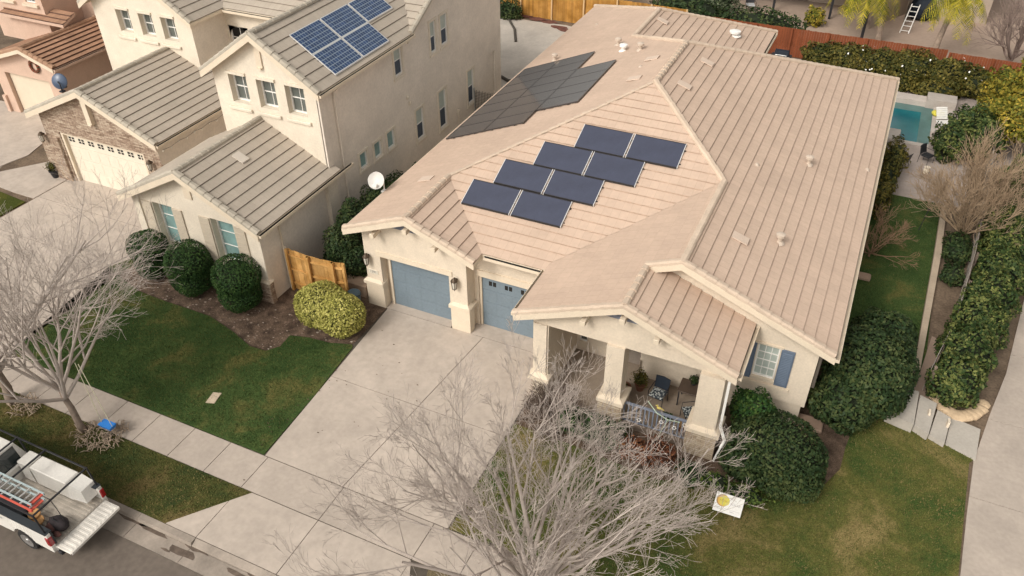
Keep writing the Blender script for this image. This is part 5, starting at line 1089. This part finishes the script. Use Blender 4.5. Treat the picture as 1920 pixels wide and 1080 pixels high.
# stone border at hedge foot
SB=MB(); rr=random.Random(4)
bp_=[at(x,y) for x,y in ((1752,742),(1763,762),(1777,775),(1795,784),(1815,783),(1832,774),(1843,758))]
for (a,b) in zip(bp_,bp_[1:]):
    L_=math.dist(a[:2],b[:2]); k=2
    for i in range(k):
        t=(i+.5)/k; x=a[0]+(b[0]-a[0])*t;y=a[1]+(b[1]-a[1])*t; SB.ell((x,y,.08),(.26+.05*rr.random(),.26,.13),9,6,0,.2,i)
tag(SB.build('stone_border',pm('border_stone',(.50,.37,.24),.9,.12,1.5)),'curved tan stone border at the foot of the long hedge','border')
m=MB(); m.prism([(3.95,25.3),(4.15,25.2),(4.55,33.8),(4.62,38),(4.4,38),(4.28,33.8)],-.05,.22); tag(m.build('retaining_curb',pm('curb_tan',(.40,.32,.24),.9,.12,1)),'low tan retaining curb along the side lawn','curb')
g=MB(); g.prism([(3.3,22.9),(4.3,23.4),(4.75,25.0),(5.0,27.8),(4.5,28.0),(4.2,25.6),(3.6,24.6)],-.04,.03); struct('side_path',g,pm('path_tan',(.30,.22,.17),.9,.1,1))
for (px_,py_,rad,l) in ((1615,520,.35,'square tan stepping stone under the long eave beside the huge shrub'),(1513,795,.5,'flat tan boulder between the two large round shrubs')):
    p=at(px_,py_); m=MB(); m.bbox(p[0]-rad,p[0]+rad,p[1]-rad*.6,p[1]+rad*.6,-.03,.16,.05); tag(m.build('garden_stone',pm('stone_tan',(.33,.23,.17),.9,.12,2)),l,'stone')
p=at(1728,405,.5); GL=thing('garden_stake','thin dark garden torch leaning over the side lawn','garden torch',(at(1722,432)[0],at(1722,432)[1],0)); b0=at(1722,432); m=MB(); m.tube([(b0[0],b0[1],0),(b0[0]+.12,b0[1]+.1,1.0)],.018,6); m.build('torch_pole',M_black,GL); m=MB(); m.lathe((b0[0]+.12,b0[1]+.1,1.0),[(.03,0),(.06,.06),(.05,.16)],8); m.build('torch_head',M_black,GL)
# barbecue behind the tan roof
p=(-5.7,53.0,0) ; p=at(1465,104,.9); BQ=thing('barbecue','covered grill with white front against the red fence','barbecue',(p[0],p[1],0))
m=MB(); m.box(p[0]-.42,p[0]+.42,p[1]-.28,p[1]+.28,.08,.86); m.build('cabinet',M_white,BQ); m=MB(); m.bbox(p[0]-.62,p[0]+.62,p[1]-.3,p[1]+.3,.86,.92,.01); m.build('shelf',M_black,BQ)
m=MB(); m.hexa([(p[0]-.45,p[1]-.28,.92),(p[0]+.45,p[1]-.28,.92),(p[0]+.45,p[1]+.28,.92),(p[0]-.45,p[1]+.28,.92),(p[0]-.42,p[1]-.12,1.22),(p[0]+.42,p[1]-.12,1.22),(p[0]+.42,p[1]+.2,1.22),(p[0]-.42,p[1]+.2,1.22)]); o=m.build('hood',M_navy,BQ); k=MB(); k.tube([(p[0]-.35,p[1]-.30,1.02),(p[0]+.35,p[1]-.30,1.02)],.02,6); k.build('hood_handle',M_metal,o)
# patio chairs by the pool
p=at(1738,292,.4); pchair('patio_chair','black patio chair in the open middle of the pool terrace','chair',p[:2],R(60),M_black,M_black)
p=at(1693,300,.4); pchair('patio_chair','dark patio chair partly hidden by plants under the long eave','chair',p[:2],R(-120),M_black,M_black,s=.9)
p=at(1735,325); m=MB(); m.lathe((p[0],p[1],0),[(.12,0),(.16,.2),(.12,.32),(.15,.36)],12); tag(m.build('garden_urn',M_st1),'small pale urn at the edge of the pool terrace','urn')
# ------------------------------------------------------------------ bare trees
def grow(base,h,spread,seed,lean=(0,0),levels=5,r0=.11,nmain=7,trunkh=1.4,up=.35,k2=(3,5),twigr=.004,first=None,lenf=.72,wob=.12):
    rr=random.Random(seed); trunk=[]; segs=[]
    def branch(p,d,L,r,lev):
        n=4 if lev<2 else 3; pts=[p]; rs=[r]; q=Vector(p); dd=Vector(d)
        for i in range(n):
            dd=(dd+Vector((rr.gauss(0,wob),rr.gauss(0,wob),rr.gauss(0,wob)+up*.16))).normalized(); q=q+dd*L/n; pts.append(q.copy()); rs.append(max(twigr,r*(1-.62*(i+1)/n)))
        segs.append((pts,rs,lev))
        if lev>=levels: return
        kids=rr.randint(*k2)
        for i in range(kids):
            t=.25+.75*(i+rr.random())/kids; j=min(int(t*n),n-1); f=t*n-j; s=pts[j].lerp(pts[j+1],min(f,1)); rad=rs[j]*(1-f)+rs[j+1]*f
            ax=Vector((rr.gauss(0,1),rr.gauss(0,1),rr.gauss(0,1))); ax=(ax-ax.dot(dd)*dd).normalized(); ang=R(18+rr.random()*30)
            nd=(dd*math.cos(ang)+ax*math.sin(ang)+Vector((0,0,up*.25))).normalized()
            branch(s,nd,L*lenf*(.75+.45*rr.random())*(1.15-.45*t),rad*.72,lev+1)
    b=Vector(base); tp=[b-Vector((0,0,.1))]; tr=[r0*1.35]; q=b.copy()
    for i in range(5): q=b+Vector((lean[0]*(i+1)/5+rr.gauss(0,.02),lean[1]*(i+1)/5+rr.gauss(0,.02),trunkh*(i+1)/5)); tp.append(q.copy()); tr.append(r0*(1-.06*i))
    for i in range(nmain):
        a=2*math.pi*(i+rr.random()*.5)/nmain; tilt=R(12+spread*(.35+.65*((i%3)/2 if nmain>3 else rr.random())))
        d=Vector((math.cos(a)*math.sin(tilt),math.sin(a)*math.sin(tilt),math.cos(tilt)))
        s=tp[-1] if i%2 else tp[-2]; branch(s,d,h*(.52+.2*rr.random()),r0*.55,1)
    return (tp,tr),segs
def bare_tree(name,label,base,m_b,cat='tree',group=None,**k):
    (tp,tr),segs=grow(base,**k); r=thing(name,label,cat,base,group=group); m=MB(); m.tube(tp,tr,10); m.build('trunk',M_bark if m_b is M_bark2 else m_b,r,smooth=True)
    V=[];F=[]
    o=0
    for pts,rs,lev in segs:
        n=6 if lev==1 else 4 if lev==2 else 3
        P=np.array([tuple(p) for p in pts]); D=np.gradient(P,axis=0); D/=np.linalg.norm(D,axis=1)[:,None]+1e-9
        ref=np.array([0.3,.9,.2]) if abs(D[0][2])>.8 else np.array([0,0,1.]); A=np.cross(D,ref); A/=np.linalg.norm(A,axis=1)[:,None]+1e-9; B=np.cross(A,D)
        t=np.arange(n)*2*np.pi/n; C=np.cos(t)[None,:,None]; S_=np.sin(t)[None,:,None]; ring=P[:,None,:]+(A[:,None,:]*C+B[:,None,:]*S_)*np.array(rs)[:,None,None]
        V.append(ring.reshape(-1,3)); L=len(P)
        for i in range(L-1):
            for j in range(n): F.append((o+i*n+j,o+i*n+(j+1)%n,o+(i+1)*n+(j+1)%n,o+(i+1)*n+j))
        o+=L*n
    fastmesh('crown',np.concatenate(V),np.array(F),m_b,parent=r)
    return r
bare_tree('bare_tree','large leafless grey tree in front of the porch and wide driveway',(-5.4,10.5,0),M_bark2,h=6.6,spread=33,seed=31,nmain=22,trunkh=1.6,r0=.15,levels=6,k2=(3,4),up=.30,lenf=.64,wob=.06,twigr=.0037,lean=(.85,.4))
bare_tree('bare_tree','leafless kerbside tree beside the white pickup truck',(-21.2,10.95,0),M_bark2,h=6.3,spread=30,seed=6,nmain=11,trunkh=1.6,r0=.12,levels=5,k2=(3,5),up=.42,lean=(-.45,.1),twigr=.0036,lenf=.66,wob=.12)
bare_tree('bare_tree','leafless kerbside tree with its trunk behind the pickup cab',(-24.6,10.9,0),M_bark2,h=7.6,spread=44,seed=9,nmain=10,trunkh=1.6,r0=.17,levels=5,k2=(3,5),up=.25,lean=(-.2,.1),lenf=.66,wob=.12)
bare_tree('bare_tree','broad vase shaped tan leafless shrub beside the side fence',(5.3,35.4,0),M_bark3,h=4.5,spread=36,seed=14,nmain=22,trunkh=.35,r0=.09,levels=4,k2=(4,6),up=.42,twigr=.008,lenf=.60,wob=.10)
bare_tree('bare_shrub','small leafless bronze shrub under the long eave of the tan roof',(1.75,32.6,0),pm('russet_twig',(.26,.16,.10),.95,.2,2),cat='shrub',h=2.4,spread=50,seed=15,nmain=12,trunkh=.2,r0=.05,levels=4,k2=(3,5),twigr=.006,lenf=.62)
bare_tree('bare_tree','leafless grey tree beyond the red fence past the palms',(7.3,56.0,0),pm('mauve_bark',(.27,.20,.17),.95,.2,2),h=4.4,spread=40,seed=17,nmain=8,trunkh=1.2,r0=.16,levels=4,k2=(3,5),twigr=.012)
bare_tree('twiggy_shrub','round twiggy brown shrub beside the entry walk behind the big bare tree',(-7.05,18.0,0),pm('brown_twig',(.13,.095,.075),.95,.2,2),cat='shrub',h=1.5,spread=75,seed=18,nmain=26,trunkh=.15,r0=.04,levels=4,k2=(4,6),twigr=.006,up=-.1,lenf=.6,wob=.2)
# pruned twig piles at the trunks
def pile(label,c,r,n,seed):
    rr=random.Random(seed); m=MB()
    for i in range(n):
        a=rr.random()*6.28; d=rr.random()**.6*r; x=c[0]+d*math.cos(a); y=c[1]+d*.75*math.sin(a); l=.10+.22*rr.random(); b=rr.random()*6.28
        m.tube([(x,y,.03+.12*rr.random()),(x+l*.5*math.cos(b),y+l*.5*math.sin(b),.10+.16*rr.random()),(x+l*math.cos(b),y+l*math.sin(b),.04+.2*rr.random())],[.018,.014,.006],4)
    tag(m.build('twig_litter',pm('dry_litter',(.36,.28,.21),.95,.2,4)),label,'litter',kind='stuff')
pile('dry pale twigs heaped around the kerbside trunk',at(185,822)[:2],.85,170,1); pile('dry pale twigs around the trunk behind the pickup cab',at(50,765)[:2],.6,90,2); pile('dry twigs beside the blue swing on the verge',at(228,805)[:2],.3,30,3)
# blue swing
p=at(201,797,.45); SW=thing('swing','bright blue bucket swing hanging beside the kerbside tree','swing',(p[0],p[1],.3))
m=MB(); m.hexa([(p[0]-.22,p[1]-.10,.35),(p[0]+.22,p[1]-.10,.35),(p[0]+.22,p[1]+.12,.35),(p[0]-.22,p[1]+.12,.35),(p[0]-.27,p[1]-.15,.50),(p[0]+.27,p[1]-.15,.50),(p[0]+.27,p[1]+.15,.50),(p[0]-.27,p[1]+.15,.50)]); m.build('seat',pm('swing_blue',(.03,.20,.60),.4,.08,3),SW)
m=MB()
for s in (-.24,.24): m.tube([(p[0]+s,p[1],.50),(p[0]+s*.3-.25,p[1]+.05,3.1)],.012,5)
m.build('rope',pm('rope_pale',(.62,.58,.42),.8,.05,3),SW)
# palms
def palm(label,base,h,seed,dx=0,fl=2.4,nf=34):
    rr=random.Random(seed); r=thing('palm_tree',label,'palm tree',base,group='palms beyond the red fence'); m=MB(); pts=[];rs=[]
    for i in range(13): t=i/12; pts.append((base[0]+dx*t*t,base[1],-.1+h*t)); rs.append((.19-.05*t)*(1+.10*(i%2)))
    m.tube(pts,rs,10); m.build('trunk',pm('palm_bark',(.30,.23,.18),.95,.3,4,.5,12),r)
    top=Vector(pts[-1]); V=[];F=[]
    for k in range(nf):
        a=rr.random()*6.28; el=R(-20+95*rr.random()); L=fl*(.75+.35*rr.random()); n=10; spine=[]; q=top.copy(); d=Vector((math.cos(a)*math.cos(el),math.sin(a)*math.cos(el),math.sin(el)))
        for i in range(n+1): spine.append(q.copy()); d=(d+Vector((0,0,-.19-.02*i))).normalized(); q=q+d*L/n
        for i in range(1,n+1):
            for hh in (0,.5):
                c=spine[i-1].lerp(spine[i],hh); dd=(spine[i]-spine[i-1]).normalized(); sd=dd.cross(Vector((0,0,1))).normalized() if abs(dd.z)<.98 else Vector((1,0,0))
                ll=.52*math.sin(math.pi*min(1,(i+hh)/(n+1))*.85+.25)
                for s in (-1,1):
                    tip=c+sd*s*ll*.8+dd*ll*.45+Vector((0,0,-.30*ll-.12*rr.random())); w=dd*.035; j=len(V); V+= [tuple(c-w),tuple(c+w),tuple(tip+w*.3),tuple(tip-w*.3)]; F.append((j,j+1,j+2,j+3))
    fastmesh('crown',np.array(V),np.array(F),leafmat('leaf_palm',(.10,.12,.012),(.28,.25,.02),(.50,.40,.04),1.0),parent=r)
palm('yellow green palm beside the black patio post',(-.36,59.2,0),4.1,3,dx=-1.3,fl=3.6,nf=44)
palm('yellow green palm beside the low dark covered heap',(3.1,57.4,0),4.3,4,dx=.5,fl=3.0,nf=40)
# rear neighbour yard
g=MB(); g.prism([(-14,54.4),(40,54.0),(40,90),(-14,90)],-.04,-.006); struct('rear_patio',g,pm('rear_concrete',(.36,.27,.21),.9,.1,.3,stain=(.25,.12)))
N4=thing('taupe_house','taupe walled house beyond the palms at the top edge','house',(4,66,0))
w=MB(); wall(w,(.9,65.8),(6.2,65.8),(0,-1),-.05,[(0,4),(5.3,4)]); wall(w,(.9,65.8),(-1.2,61.5),(-1,0),-.05,[(0,4),(4.8,4)]); wall(w,(.9,62.6),(.9,65.8),(1,0),-.05,[(0,4),(3.2,4)]); w.box(-6,6.2,65.85,76,0,3.9); w.build('wall',pm('rear_taupe',(.36,.29,.23),.9,.06,1),N4)
m=MB(); m.box(-7,7,64.9,77,3.9,4.1); m.build('roof',M_roof2,N4)
PG=thing('pergola','dark shaded patio cover beyond the red fence at the top edge','pergola',(-6,66,0)); m=MB()
for x in (-12,-8,-4,-1.6): m.box(x-.08,x+.08,62.4,62.56,0,2.6)
m.build('post',M_black,PG); m=MB(); m.box(-13,-.8,62.2,70,2.6,2.8); m.build('cover',pm('dark_cover',(.05,.045,.04),.8,.1,1),PG)
p=at(1612,84); m=MB(); m.lathe((p[0],p[1],0),[(.10,0),(.10,2.3),(.05,2.35)],10); tag(m.build('patio_post',M_black),'black post standing beside the palm trunk','post')
p=at(1695,62); LD=thing('step_ladder','white folding ladder leaning by the rear house','ladder',(p[0],p[1],0)); m=MB(); 
for s in (-.28,.28): m.beam((p[0]+s,p[1],0),(p[0]+s*.9+.25,p[1]+.4,1.9),.05,.05)
m.build('stile',M_white,LD); m=MB()
for k in range(6): t=(k+.5)/6; m.beam((p[0]-.28+.25*t,p[1]+.4*t,1.9*t),(p[0]+.28+.25*t,p[1]+.4*t,1.9*t),.06,.03)
m.build('rung',M_white,LD)
p=at(1718,40); m=MB(); m.ell((p[0]+.2,p[1]+.6,.75),(.95,.8,.9),14,9,0,.15,3); tag(m.build('covered_grill',M_navy),'black covered grill beside the white ladder','covered grill')
p=at(1800,30); m=MB(); m.ell((p[0],p[1],.35),(1.1,.7,.45),14,8,0,.2,5); tag(m.build('covered_furniture',M_navy),'low dark covered heap behind a palm','covered furniture')
p=at(1405,22); pchair('patio_chair','black chair on the open terrace beyond the red fence','chair',p[:2],R(20),M_black,pm('cushion_grey',(.4,.4,.4),.8,.05,2),s=1.2)
p=at(1335,20); shrub('patio_shrub','grey green bushy shrub just beyond the red fence','shrub',[((p[0],p[1]-.8,.9),(1.9,1.4,1.1)),((p[0]-2,p[1]-.8,.6),(1.2,1.0,.8))],leafmat('leaf_sage',(.03,.045,.02),(.09,.11,.06),(.2,.22,.14),1),CORE,.10,500,lump=.25)
p=at(1545,40); shrub('patio_shrub','small yellow green shrub beside a palm','shrub',[((p[0]-.6,p[1]-1.2,.6),(.7,.6,.7))],LM_yel,CORE,.09,700,lump=.25)
shrub('patio_shrub','dark shrubs behind the golden brown fence','shrub',[((-27,55.6,1.3),(2.5,1,1.6)),((-8,56.5,.8),(3.0,1.2,1.2)),((-13,56.5,1.0),(3,1.2,1.4))],LM_dk2,CORE,.12,300,lump=.25)
p=at(962,8); shrub('corner_shrub','dark shrub at the rear corner of the two storey house','shrub',[((-25.3,53.3,.5),(1.1,.6,.8))],LM_dk2,CORE,.09,600,lump=.25)
# fallen red brown debris on the back patio
g=MB(); rr=random.Random(8)
for px_,py_ in ((1050,52),(1030,42),(1005,36),(985,30),(1062,58)):
    p=at(px_,py_); k=9; g.prism([(p[0]+.8*math.cos(t*6.28/k)*(.6+.6*rr.random()),p[1]+.35*math.sin(t*6.28/k)*(.6+.6*rr.random())) for t in range(k)],.02,.04)
struct('fallen_bark',g,pm('red_bark',(.14,.06,.045),.95,.3,4))
# ------------------------------------------------------------------ white pickup, facing -X, tailgate down
TX=-17.85; YL,YR=6.98,8.98  # YL = driver side (away from kerb)
G0=-.15
M_wp=pm('white_paint',(.72,.69,.64),.25,.05,1.5,spec=.6,stain=(2.5,.06))
TR=thing('pickup_truck','white pickup truck with lowered tailgate, black rack and tool boxes','pickup truck',(-20.5,7.98,G0))
def side(y0,y1,out):
    # bed side with a wheel arch cut: polygon in x,z extruded between y0..y1
    xs0,xs1=TX,-20.75; wx=-19.05; wr=.46; zt=G0+1.28; zb=G0+.52
    m=MB(); arc=[(wx+wr*math.cos(a),G0+.42+wr*math.sin(a)) for a in [math.pi*k/10 for k in range(11)]]
    arc=[(x,z) for x,z in arc if z>=zb-.001]
    top=[(xs0,zt),(xs1,zt)]; 
    # build as columns
    X=sorted({xs0,xs1,*[x for x,_ in arc]}); 
    def low(x):
        if abs(x-wx)>=wr-.001: return zb
        return max(zb,G0+.42+math.sqrt(max(0,wr*wr-(x-wx)**2)))
    for a,b in zip(X,X[1:]):
        bulge=lambda x: out*(.05 if abs(x-wx)<.62 else 0)
        m.hexa([(a,y0,low(a)),(b,y0,low(b)),(b,y1,low(b)),(a,y1,low(a)),(a,y0+out*-.02,zt),(b,y0+out*-.02,zt),(b,y1,zt),(a,y1,zt)] if out<0 else [(a,y0,low(a)),(b,y0,low(b)),(b,y1,low(b)),(a,y1,low(a)),(a,y0,zt),(b,y0,zt),(b,y1-.02,zt),(a,y1-.02,zt)])
    return m
m=side(YL,YL+.14,-1); 
def addmb(a,b):
    o=len(a.v); a.v+=b.v; a.f+=[tuple(i+o for i in f) for f in b.f]; a.m+=b.m; a.uv+=b.uv
addmb(m,side(YR-.14,YR,1))
m.box(-20.85,-20.75,YL+.02,YR-.02,G0+.52,G0+1.28); m.box(TX-.05,TX+.02,YL+.1,YR-.1,G0+.50,G0+.70)
# cab
def cabsec(x,zr,inset): return x
cab=[(-20.87,G0+.45),(-20.87,G0+1.18),(-21.05,G0+1.86),(-22.35,G0+1.88),(-22.95,G0+1.30),(-24.4,G0+1.12),(-24.45,G0+.45)]
def loft(m,prof,yL,yR,ins):
    n=len(prof); o=len(m.v)
    for s,y in ((1,yL),(-1,yR)):
        for x,z in prof: m.v.append((x,y+s*ins(z),z))
    for i in range(n): j=(i+1)%n; m.f.append((o+i,o+j,o+n+j,o+n+i)); m.m.append(0); m.uv.append(None)
    m.f.append(tuple(o+i for i in range(n-1,-1,-1))); m.f.append(tuple(o+n+i for i in range(n))); m.m+=[0,0]; m.uv+=[None,None]
loft(m,cab,YL,YR,lambda z: max(0,(z-G0-1.15))*.28)
body=m.build('body',M_wp,TR)
bv=body.modifiers.new('b','BEVEL'); bv.width=.02; bv.segments=2; bv.limit_method='ANGLE'
# rear window, side glass
m=MB(); m.obox((-20.885,YL+.28,G0+1.24),(0,1.44,0),(-.155,0,.56),(.012,0,.004)); m.build('rear_window',pm('tinted_glass',(.012,.022,.024),.08,.1,1,spec=.9,fine=0),TR)
m=MB()
for y,s in ((YL,1),(YR,-1)): m.hexa([(-21.2,y+s*.005-s*.0,G0+1.2),(-22.7,y+s*.005,G0+1.2),(-22.7,y+s*.03,G0+1.2),(-21.2,y+s*.03,G0+1.2),(-21.25,y+s*.19,G0+1.78),(-22.3,y+s*.19,G0+1.78),(-22.3,y+s*.21,G0+1.78),(-21.25,y+s*.21,G0+1.78)])
m.build('side_window',MATS['tinted_glass'],TR)
# bed liner with ribs
m=MB(); m.box(-20.75,TX,YL+.14,YR-.14,G0+.70,G0+.745)
for k in range(13): y=YL+.20+k*.132; m.box(-20.7,TX-.02,y,y+.06,G0+.745,G0+.765)
m.build('bed_floor',pm('worn_bed',(.46,.41,.35),.6,.15,2,stain=(2,.2)),TR)
m=MB(); m.box(-20.75,TX-.02,YL+.141,YL+.20,G0+.75,G0+1.30); m.box(-20.75,TX-.02,YL-.0,YL+.22,G0+1.285,G0+1.31); m.box(-20.75,TX-.02,YR-.20,YR,G0+1.285,G0+1.31); m.build('rail_cap',pm('rail_dark',(.03,.035,.04),.6,.1,2),TR)
# tailgate (open, level)
m=MB(); m.box(TX+.03,TX+.60,YL+.10,YR-.10,G0+.66,G0+.72,b=.012)
for k in range(12): y=YL+.18+k*.145; m.box(TX+.06,TX+.57,y,y+.07,G0+.72,G0+.735,b=.005)
m.box(TX+.60,TX+.635,YL+.12,YR-.12,G0+.63,G0+.73,b=.01)
m.build('tailgate',pm('tailgate_white',(.70,.66,.60),.4,.05,2,stain=(2,.1)),TR)
m=MB(); m.box(TX+.01,TX+.16,YL+.08,YR-.08,G0+.38,G0+.52,b=.02); m.build('bumper',M_black,TR)
for y0,y1 in ((YL-.012,YL+.135),(YR-.135,YR+.012)):
    m=MB(); m.box(TX-.12,TX+.025,y0,y1,G0+.82,G0+1.16,b=.02); m.build('taillight',pm('lens_red',(.30,.008,.012),.2,.05,2,spec=.7),TR)
def wheel(x,y,s):
    m=MB(); m.lathe((x,y,G0+.39),[(.24,-.11),(.36,-.12),(.39,-.08),(.39,.08),(.36,.12),(.24,.11)],26,axis=(0,s,0)); w_=m.build('wheel',pm('tyre',(.025,.023,.022),.9,.1,4),TR)
    m=MB(); m.lathe((x,y,G0+.39),[(.245,.111),(.25,.128),(.215,.128),(.17,.114),(.08,.116),(.07,.135),(.03,.14)],20,axis=(0,s,0)); 
    m.build('rim',pm('steel_rim',(.42,.41,.40),.35,.1,3,metal=.7),w_)
for x in (-19.05,-23.2): wheel(x,YL+.13,-1); wheel(x,YR-.13,1)
m=MB(); m.box(-24,-18.2,YL+.3,YR-.3,G0+.3,G0+.66); m.build('chassis',M_black,TR)
# lettering band on the bed side (illegible at this distance: short grey marks)
m=MB(); rr=random.Random(2); x=-20.6
while x<-19.75:
    l=.03+.03*rr.random(); m.box(x,x+l,YL-.004,YL-.0005,G0+1.06,G0+1.06+.05+.02*rr.random()); x+=l+.012+(.05 if rr.random()<.18 else 0)
m.build('side_lettering',pm('letter_grey',(.33,.34,.33),.6,.05,2),TR)
# rack
m=MB(); zr=G0+2.0
for y in (YL+.07,YR-.07):
    m.beam((TX-.18,y,zr),(-23.0,y,zr),.04,.045); 
    for x in (TX-.10,-20.82): m.beam((x,y,G0+1.3),(x-.1,y,zr),.042,.042)
for x in (TX-.22,-19.75,-20.95,-22.2): m.beam((x,YL+.04,zr+.01),(x,YR-.04,zr+.01),.045,.04,0,up=(0,0,1))
m.build('ladder_rack',M_black,TR)
# tool boxes along the kerb side
for a,b in ((-20.68,-20.2),(-20.14,-18.62),(-18.58,TX-.10)):
    m=MB(); m.bbox(a,b,YR-.54,YR-.04,G0+1.31,G0+1.55,.03) if b<-18.5 else m.hexa([(a,YR-.62,G0+1.0),(b,YR-.55,G0+1.0),(b,YR-.04,G0+1.0),(a,YR-.04,G0+1.0),(a,YR-.54,G0+1.54),(b-.12,YR-.50,G0+1.42),(b-.12,YR-.04,G0+1.42),(a,YR-.04,G0+1.54)])
    m.box(a+.02,b-.02,YR-.53,YR-.45,G0+.78,G0+1.31) if b<-18.5 else None
    m.build('tool_box',M_wp,TR)
# ladders on the rack
def ladder(label,y,xa,xb,z,mr,mg,w=.40,nr=14):
    r=thing('extension_ladder',label,'ladder',((xa+xb)/2,y,z)); 
    for s in (-w/2,w/2): m=MB(); m.box(xa,xb,y+s-.016,y+s+.016,z,z+.085); m.build('stile',mr if s<0 else mg,r)
    for k in range(nr): x=xa+.15+k*(xb-xa-.3)/(nr-1); m=MB(); m.box(x-.022,x+.022,y-w/2+.016,y+w/2-.016,z+.025,z+.06); m.build('rung',M_metal,r)
    for x in (xb-.10,): m=MB(); m.box(x-.06,x+.06,y-w/2-.03,y+w/2+.03,z-.01,z+.02); m.build('end_bracket',pm('ladder_red',(.55,.10,.07),.5,.1,3),r)
M_lr=pm('ladder_red',(.55,.10,.07),.5,.1,3); M_lg=pm('ladder_grey_blue',(.36,.43,.44),.5,.08,3)
ladder('grey ladder with red ends, upper one on the pickup rack',YL+.47,-23.6,TX-.40,zr+.13,M_lg,M_lg,.42)
ladder('red railed ladder beneath the grey one on the pickup rack',YL+.37,-23.4,TX-.30,zr+.04,M_lr,M_lg,.42)
m=MB(); m.tube([(TX-.35,YL+.6,zr+.2),(TX-.22,YL+.66,zr+.05),(TX-.25,YL+.72,zr-.5),(TX-.15,YL+.7,G0+.95)],.012,6); tag(m.build('bungee_cord',M_black),'black strap hanging from the ladder ends','strap')
BG=thing('tool_bag','dark brown tool bag heaped at the tailgate of the pickup','tool bag',(TX-.35,YL+.55,G0+.77))
m=MB(); m.ell((TX-.38,YL+.62,G0+.93),(.34,.24,.19),14,9,0,.25,2); m.build('bag_body',pm('bag_dark',(.035,.028,.03),.8,.3,4),BG,smooth=True)
m=MB(); m.ell((TX-.45,YL+.42,G0+.92),(.18,.13,.14),10,7,0,.3,4); m.ell((TX-.15,YL+.36,G0+.86),(.12,.09,.09),9,6,0,.3,5); m.build('side_pouch',pm('pouch_brown',(.13,.06,.05),.8,.2,4),BG,smooth=True)
m=MB(); m.tube([(TX-.55,YL+.62,G0+1.08),(TX-.4,YL+.55,G0+1.17),(TX-.2,YL+.6,G0+1.06)],.014,6); m.build('bag_handle',M_black,BG)
for k,(x,y,z,l) in enumerate(((-19.05,YL+.52,G0+1.0,'round tan saw blade cover on top, beside the pickup bed rail'),(-18.85,YL+.44,G0+.90,'lower round wooden disc beside the pickup bed rail'))):
    m=MB(); m.lathe((x,y,z),[(.17,0),(.17,.05),(.15,.055)],20,axis=(.1,-.15,1)); tag(m.build('wooden_disc',pm('disc_orange',(.55,.30,.12),.7,.2,4)),l,'disc')
m=MB(); m.bbox(-20.6,-19.3,YL+.2,YL+.75,G0+.77,G0+1.12,.04); tag(m.build('equipment_case',pm('case_dark',(.03,.032,.036),.6,.2,3)),'dark equipment case in the pickup bed below the ladders','case')
# ------------------------------------------------------------------ light, sky, camera
W=bpy.data.worlds.new('World'); S.world=W; W.use_nodes=True; N=W.node_tree.nodes; L=W.node_tree.links; bg=N['Background']
SUN_EL,SUN_AZ=R(42),R(200)   # azimuth measured clockwise from +Y: light from the front left
sk=N.new('ShaderNodeTexSky'); sk.sky_type='NISHITA'; sk.sun_disc=False; sk.sun_elevation=SUN_EL; sk.sun_rotation=SUN_AZ; sk.dust_density=4; sk.air_density=1.0; sk.ozone_density=1.0
hs=N.new('ShaderNodeHueSaturation'); hs.inputs['Saturation'].default_value=.10; L.new(sk.outputs[0],hs.inputs['Color'])
tn=N.new('ShaderNodeVectorMath'); tn.operation='MULTIPLY'; tn.inputs[1].default_value=(1.03,1.0,.94); L.new(hs.outputs[0],tn.inputs[0]); L.new(tn.outputs[0],bg.inputs['Color']); bg.inputs['Strength'].default_value=.15
sl=bpy.data.lights.new('sun','SUN'); sl.energy=1.05; sl.angle=R(16); sl.color=(1,.945,.87); so=bpy.data.objects.new('sun',sl); COL.objects.link(so)
dv=Vector((math.sin(SUN_AZ)*math.cos(SUN_EL),math.cos(SUN_AZ)*math.cos(SUN_EL),math.sin(SUN_EL))); so.rotation_euler=dv.to_track_quat('Z','Y').to_euler(); so.location=(0,-20,60)
cd=bpy.data.cameras.new('camera'); co=bpy.data.objects.new('camera',cd); COL.objects.link(co); S.camera=co
cd.sensor_width=36; cd.lens=FPX/1920*36; cd.clip_end=1000; cd.clip_start=.1
M3=Matrix((( _rt[0],_up[0],-_f[0]),(_rt[1],_up[1],-_f[1]),(_rt[2],_up[2],-_f[2]))); co.matrix_world=Matrix.Translation(Vector(CAM))@M3.to_4x4()
S.view_settings.view_transform='Standard'; S.view_settings.look='None'; S.view_settings.gamma=1; S.view_settings.exposure=.37
S.render.resolution_x=1920; S.render.resolution_y=1080
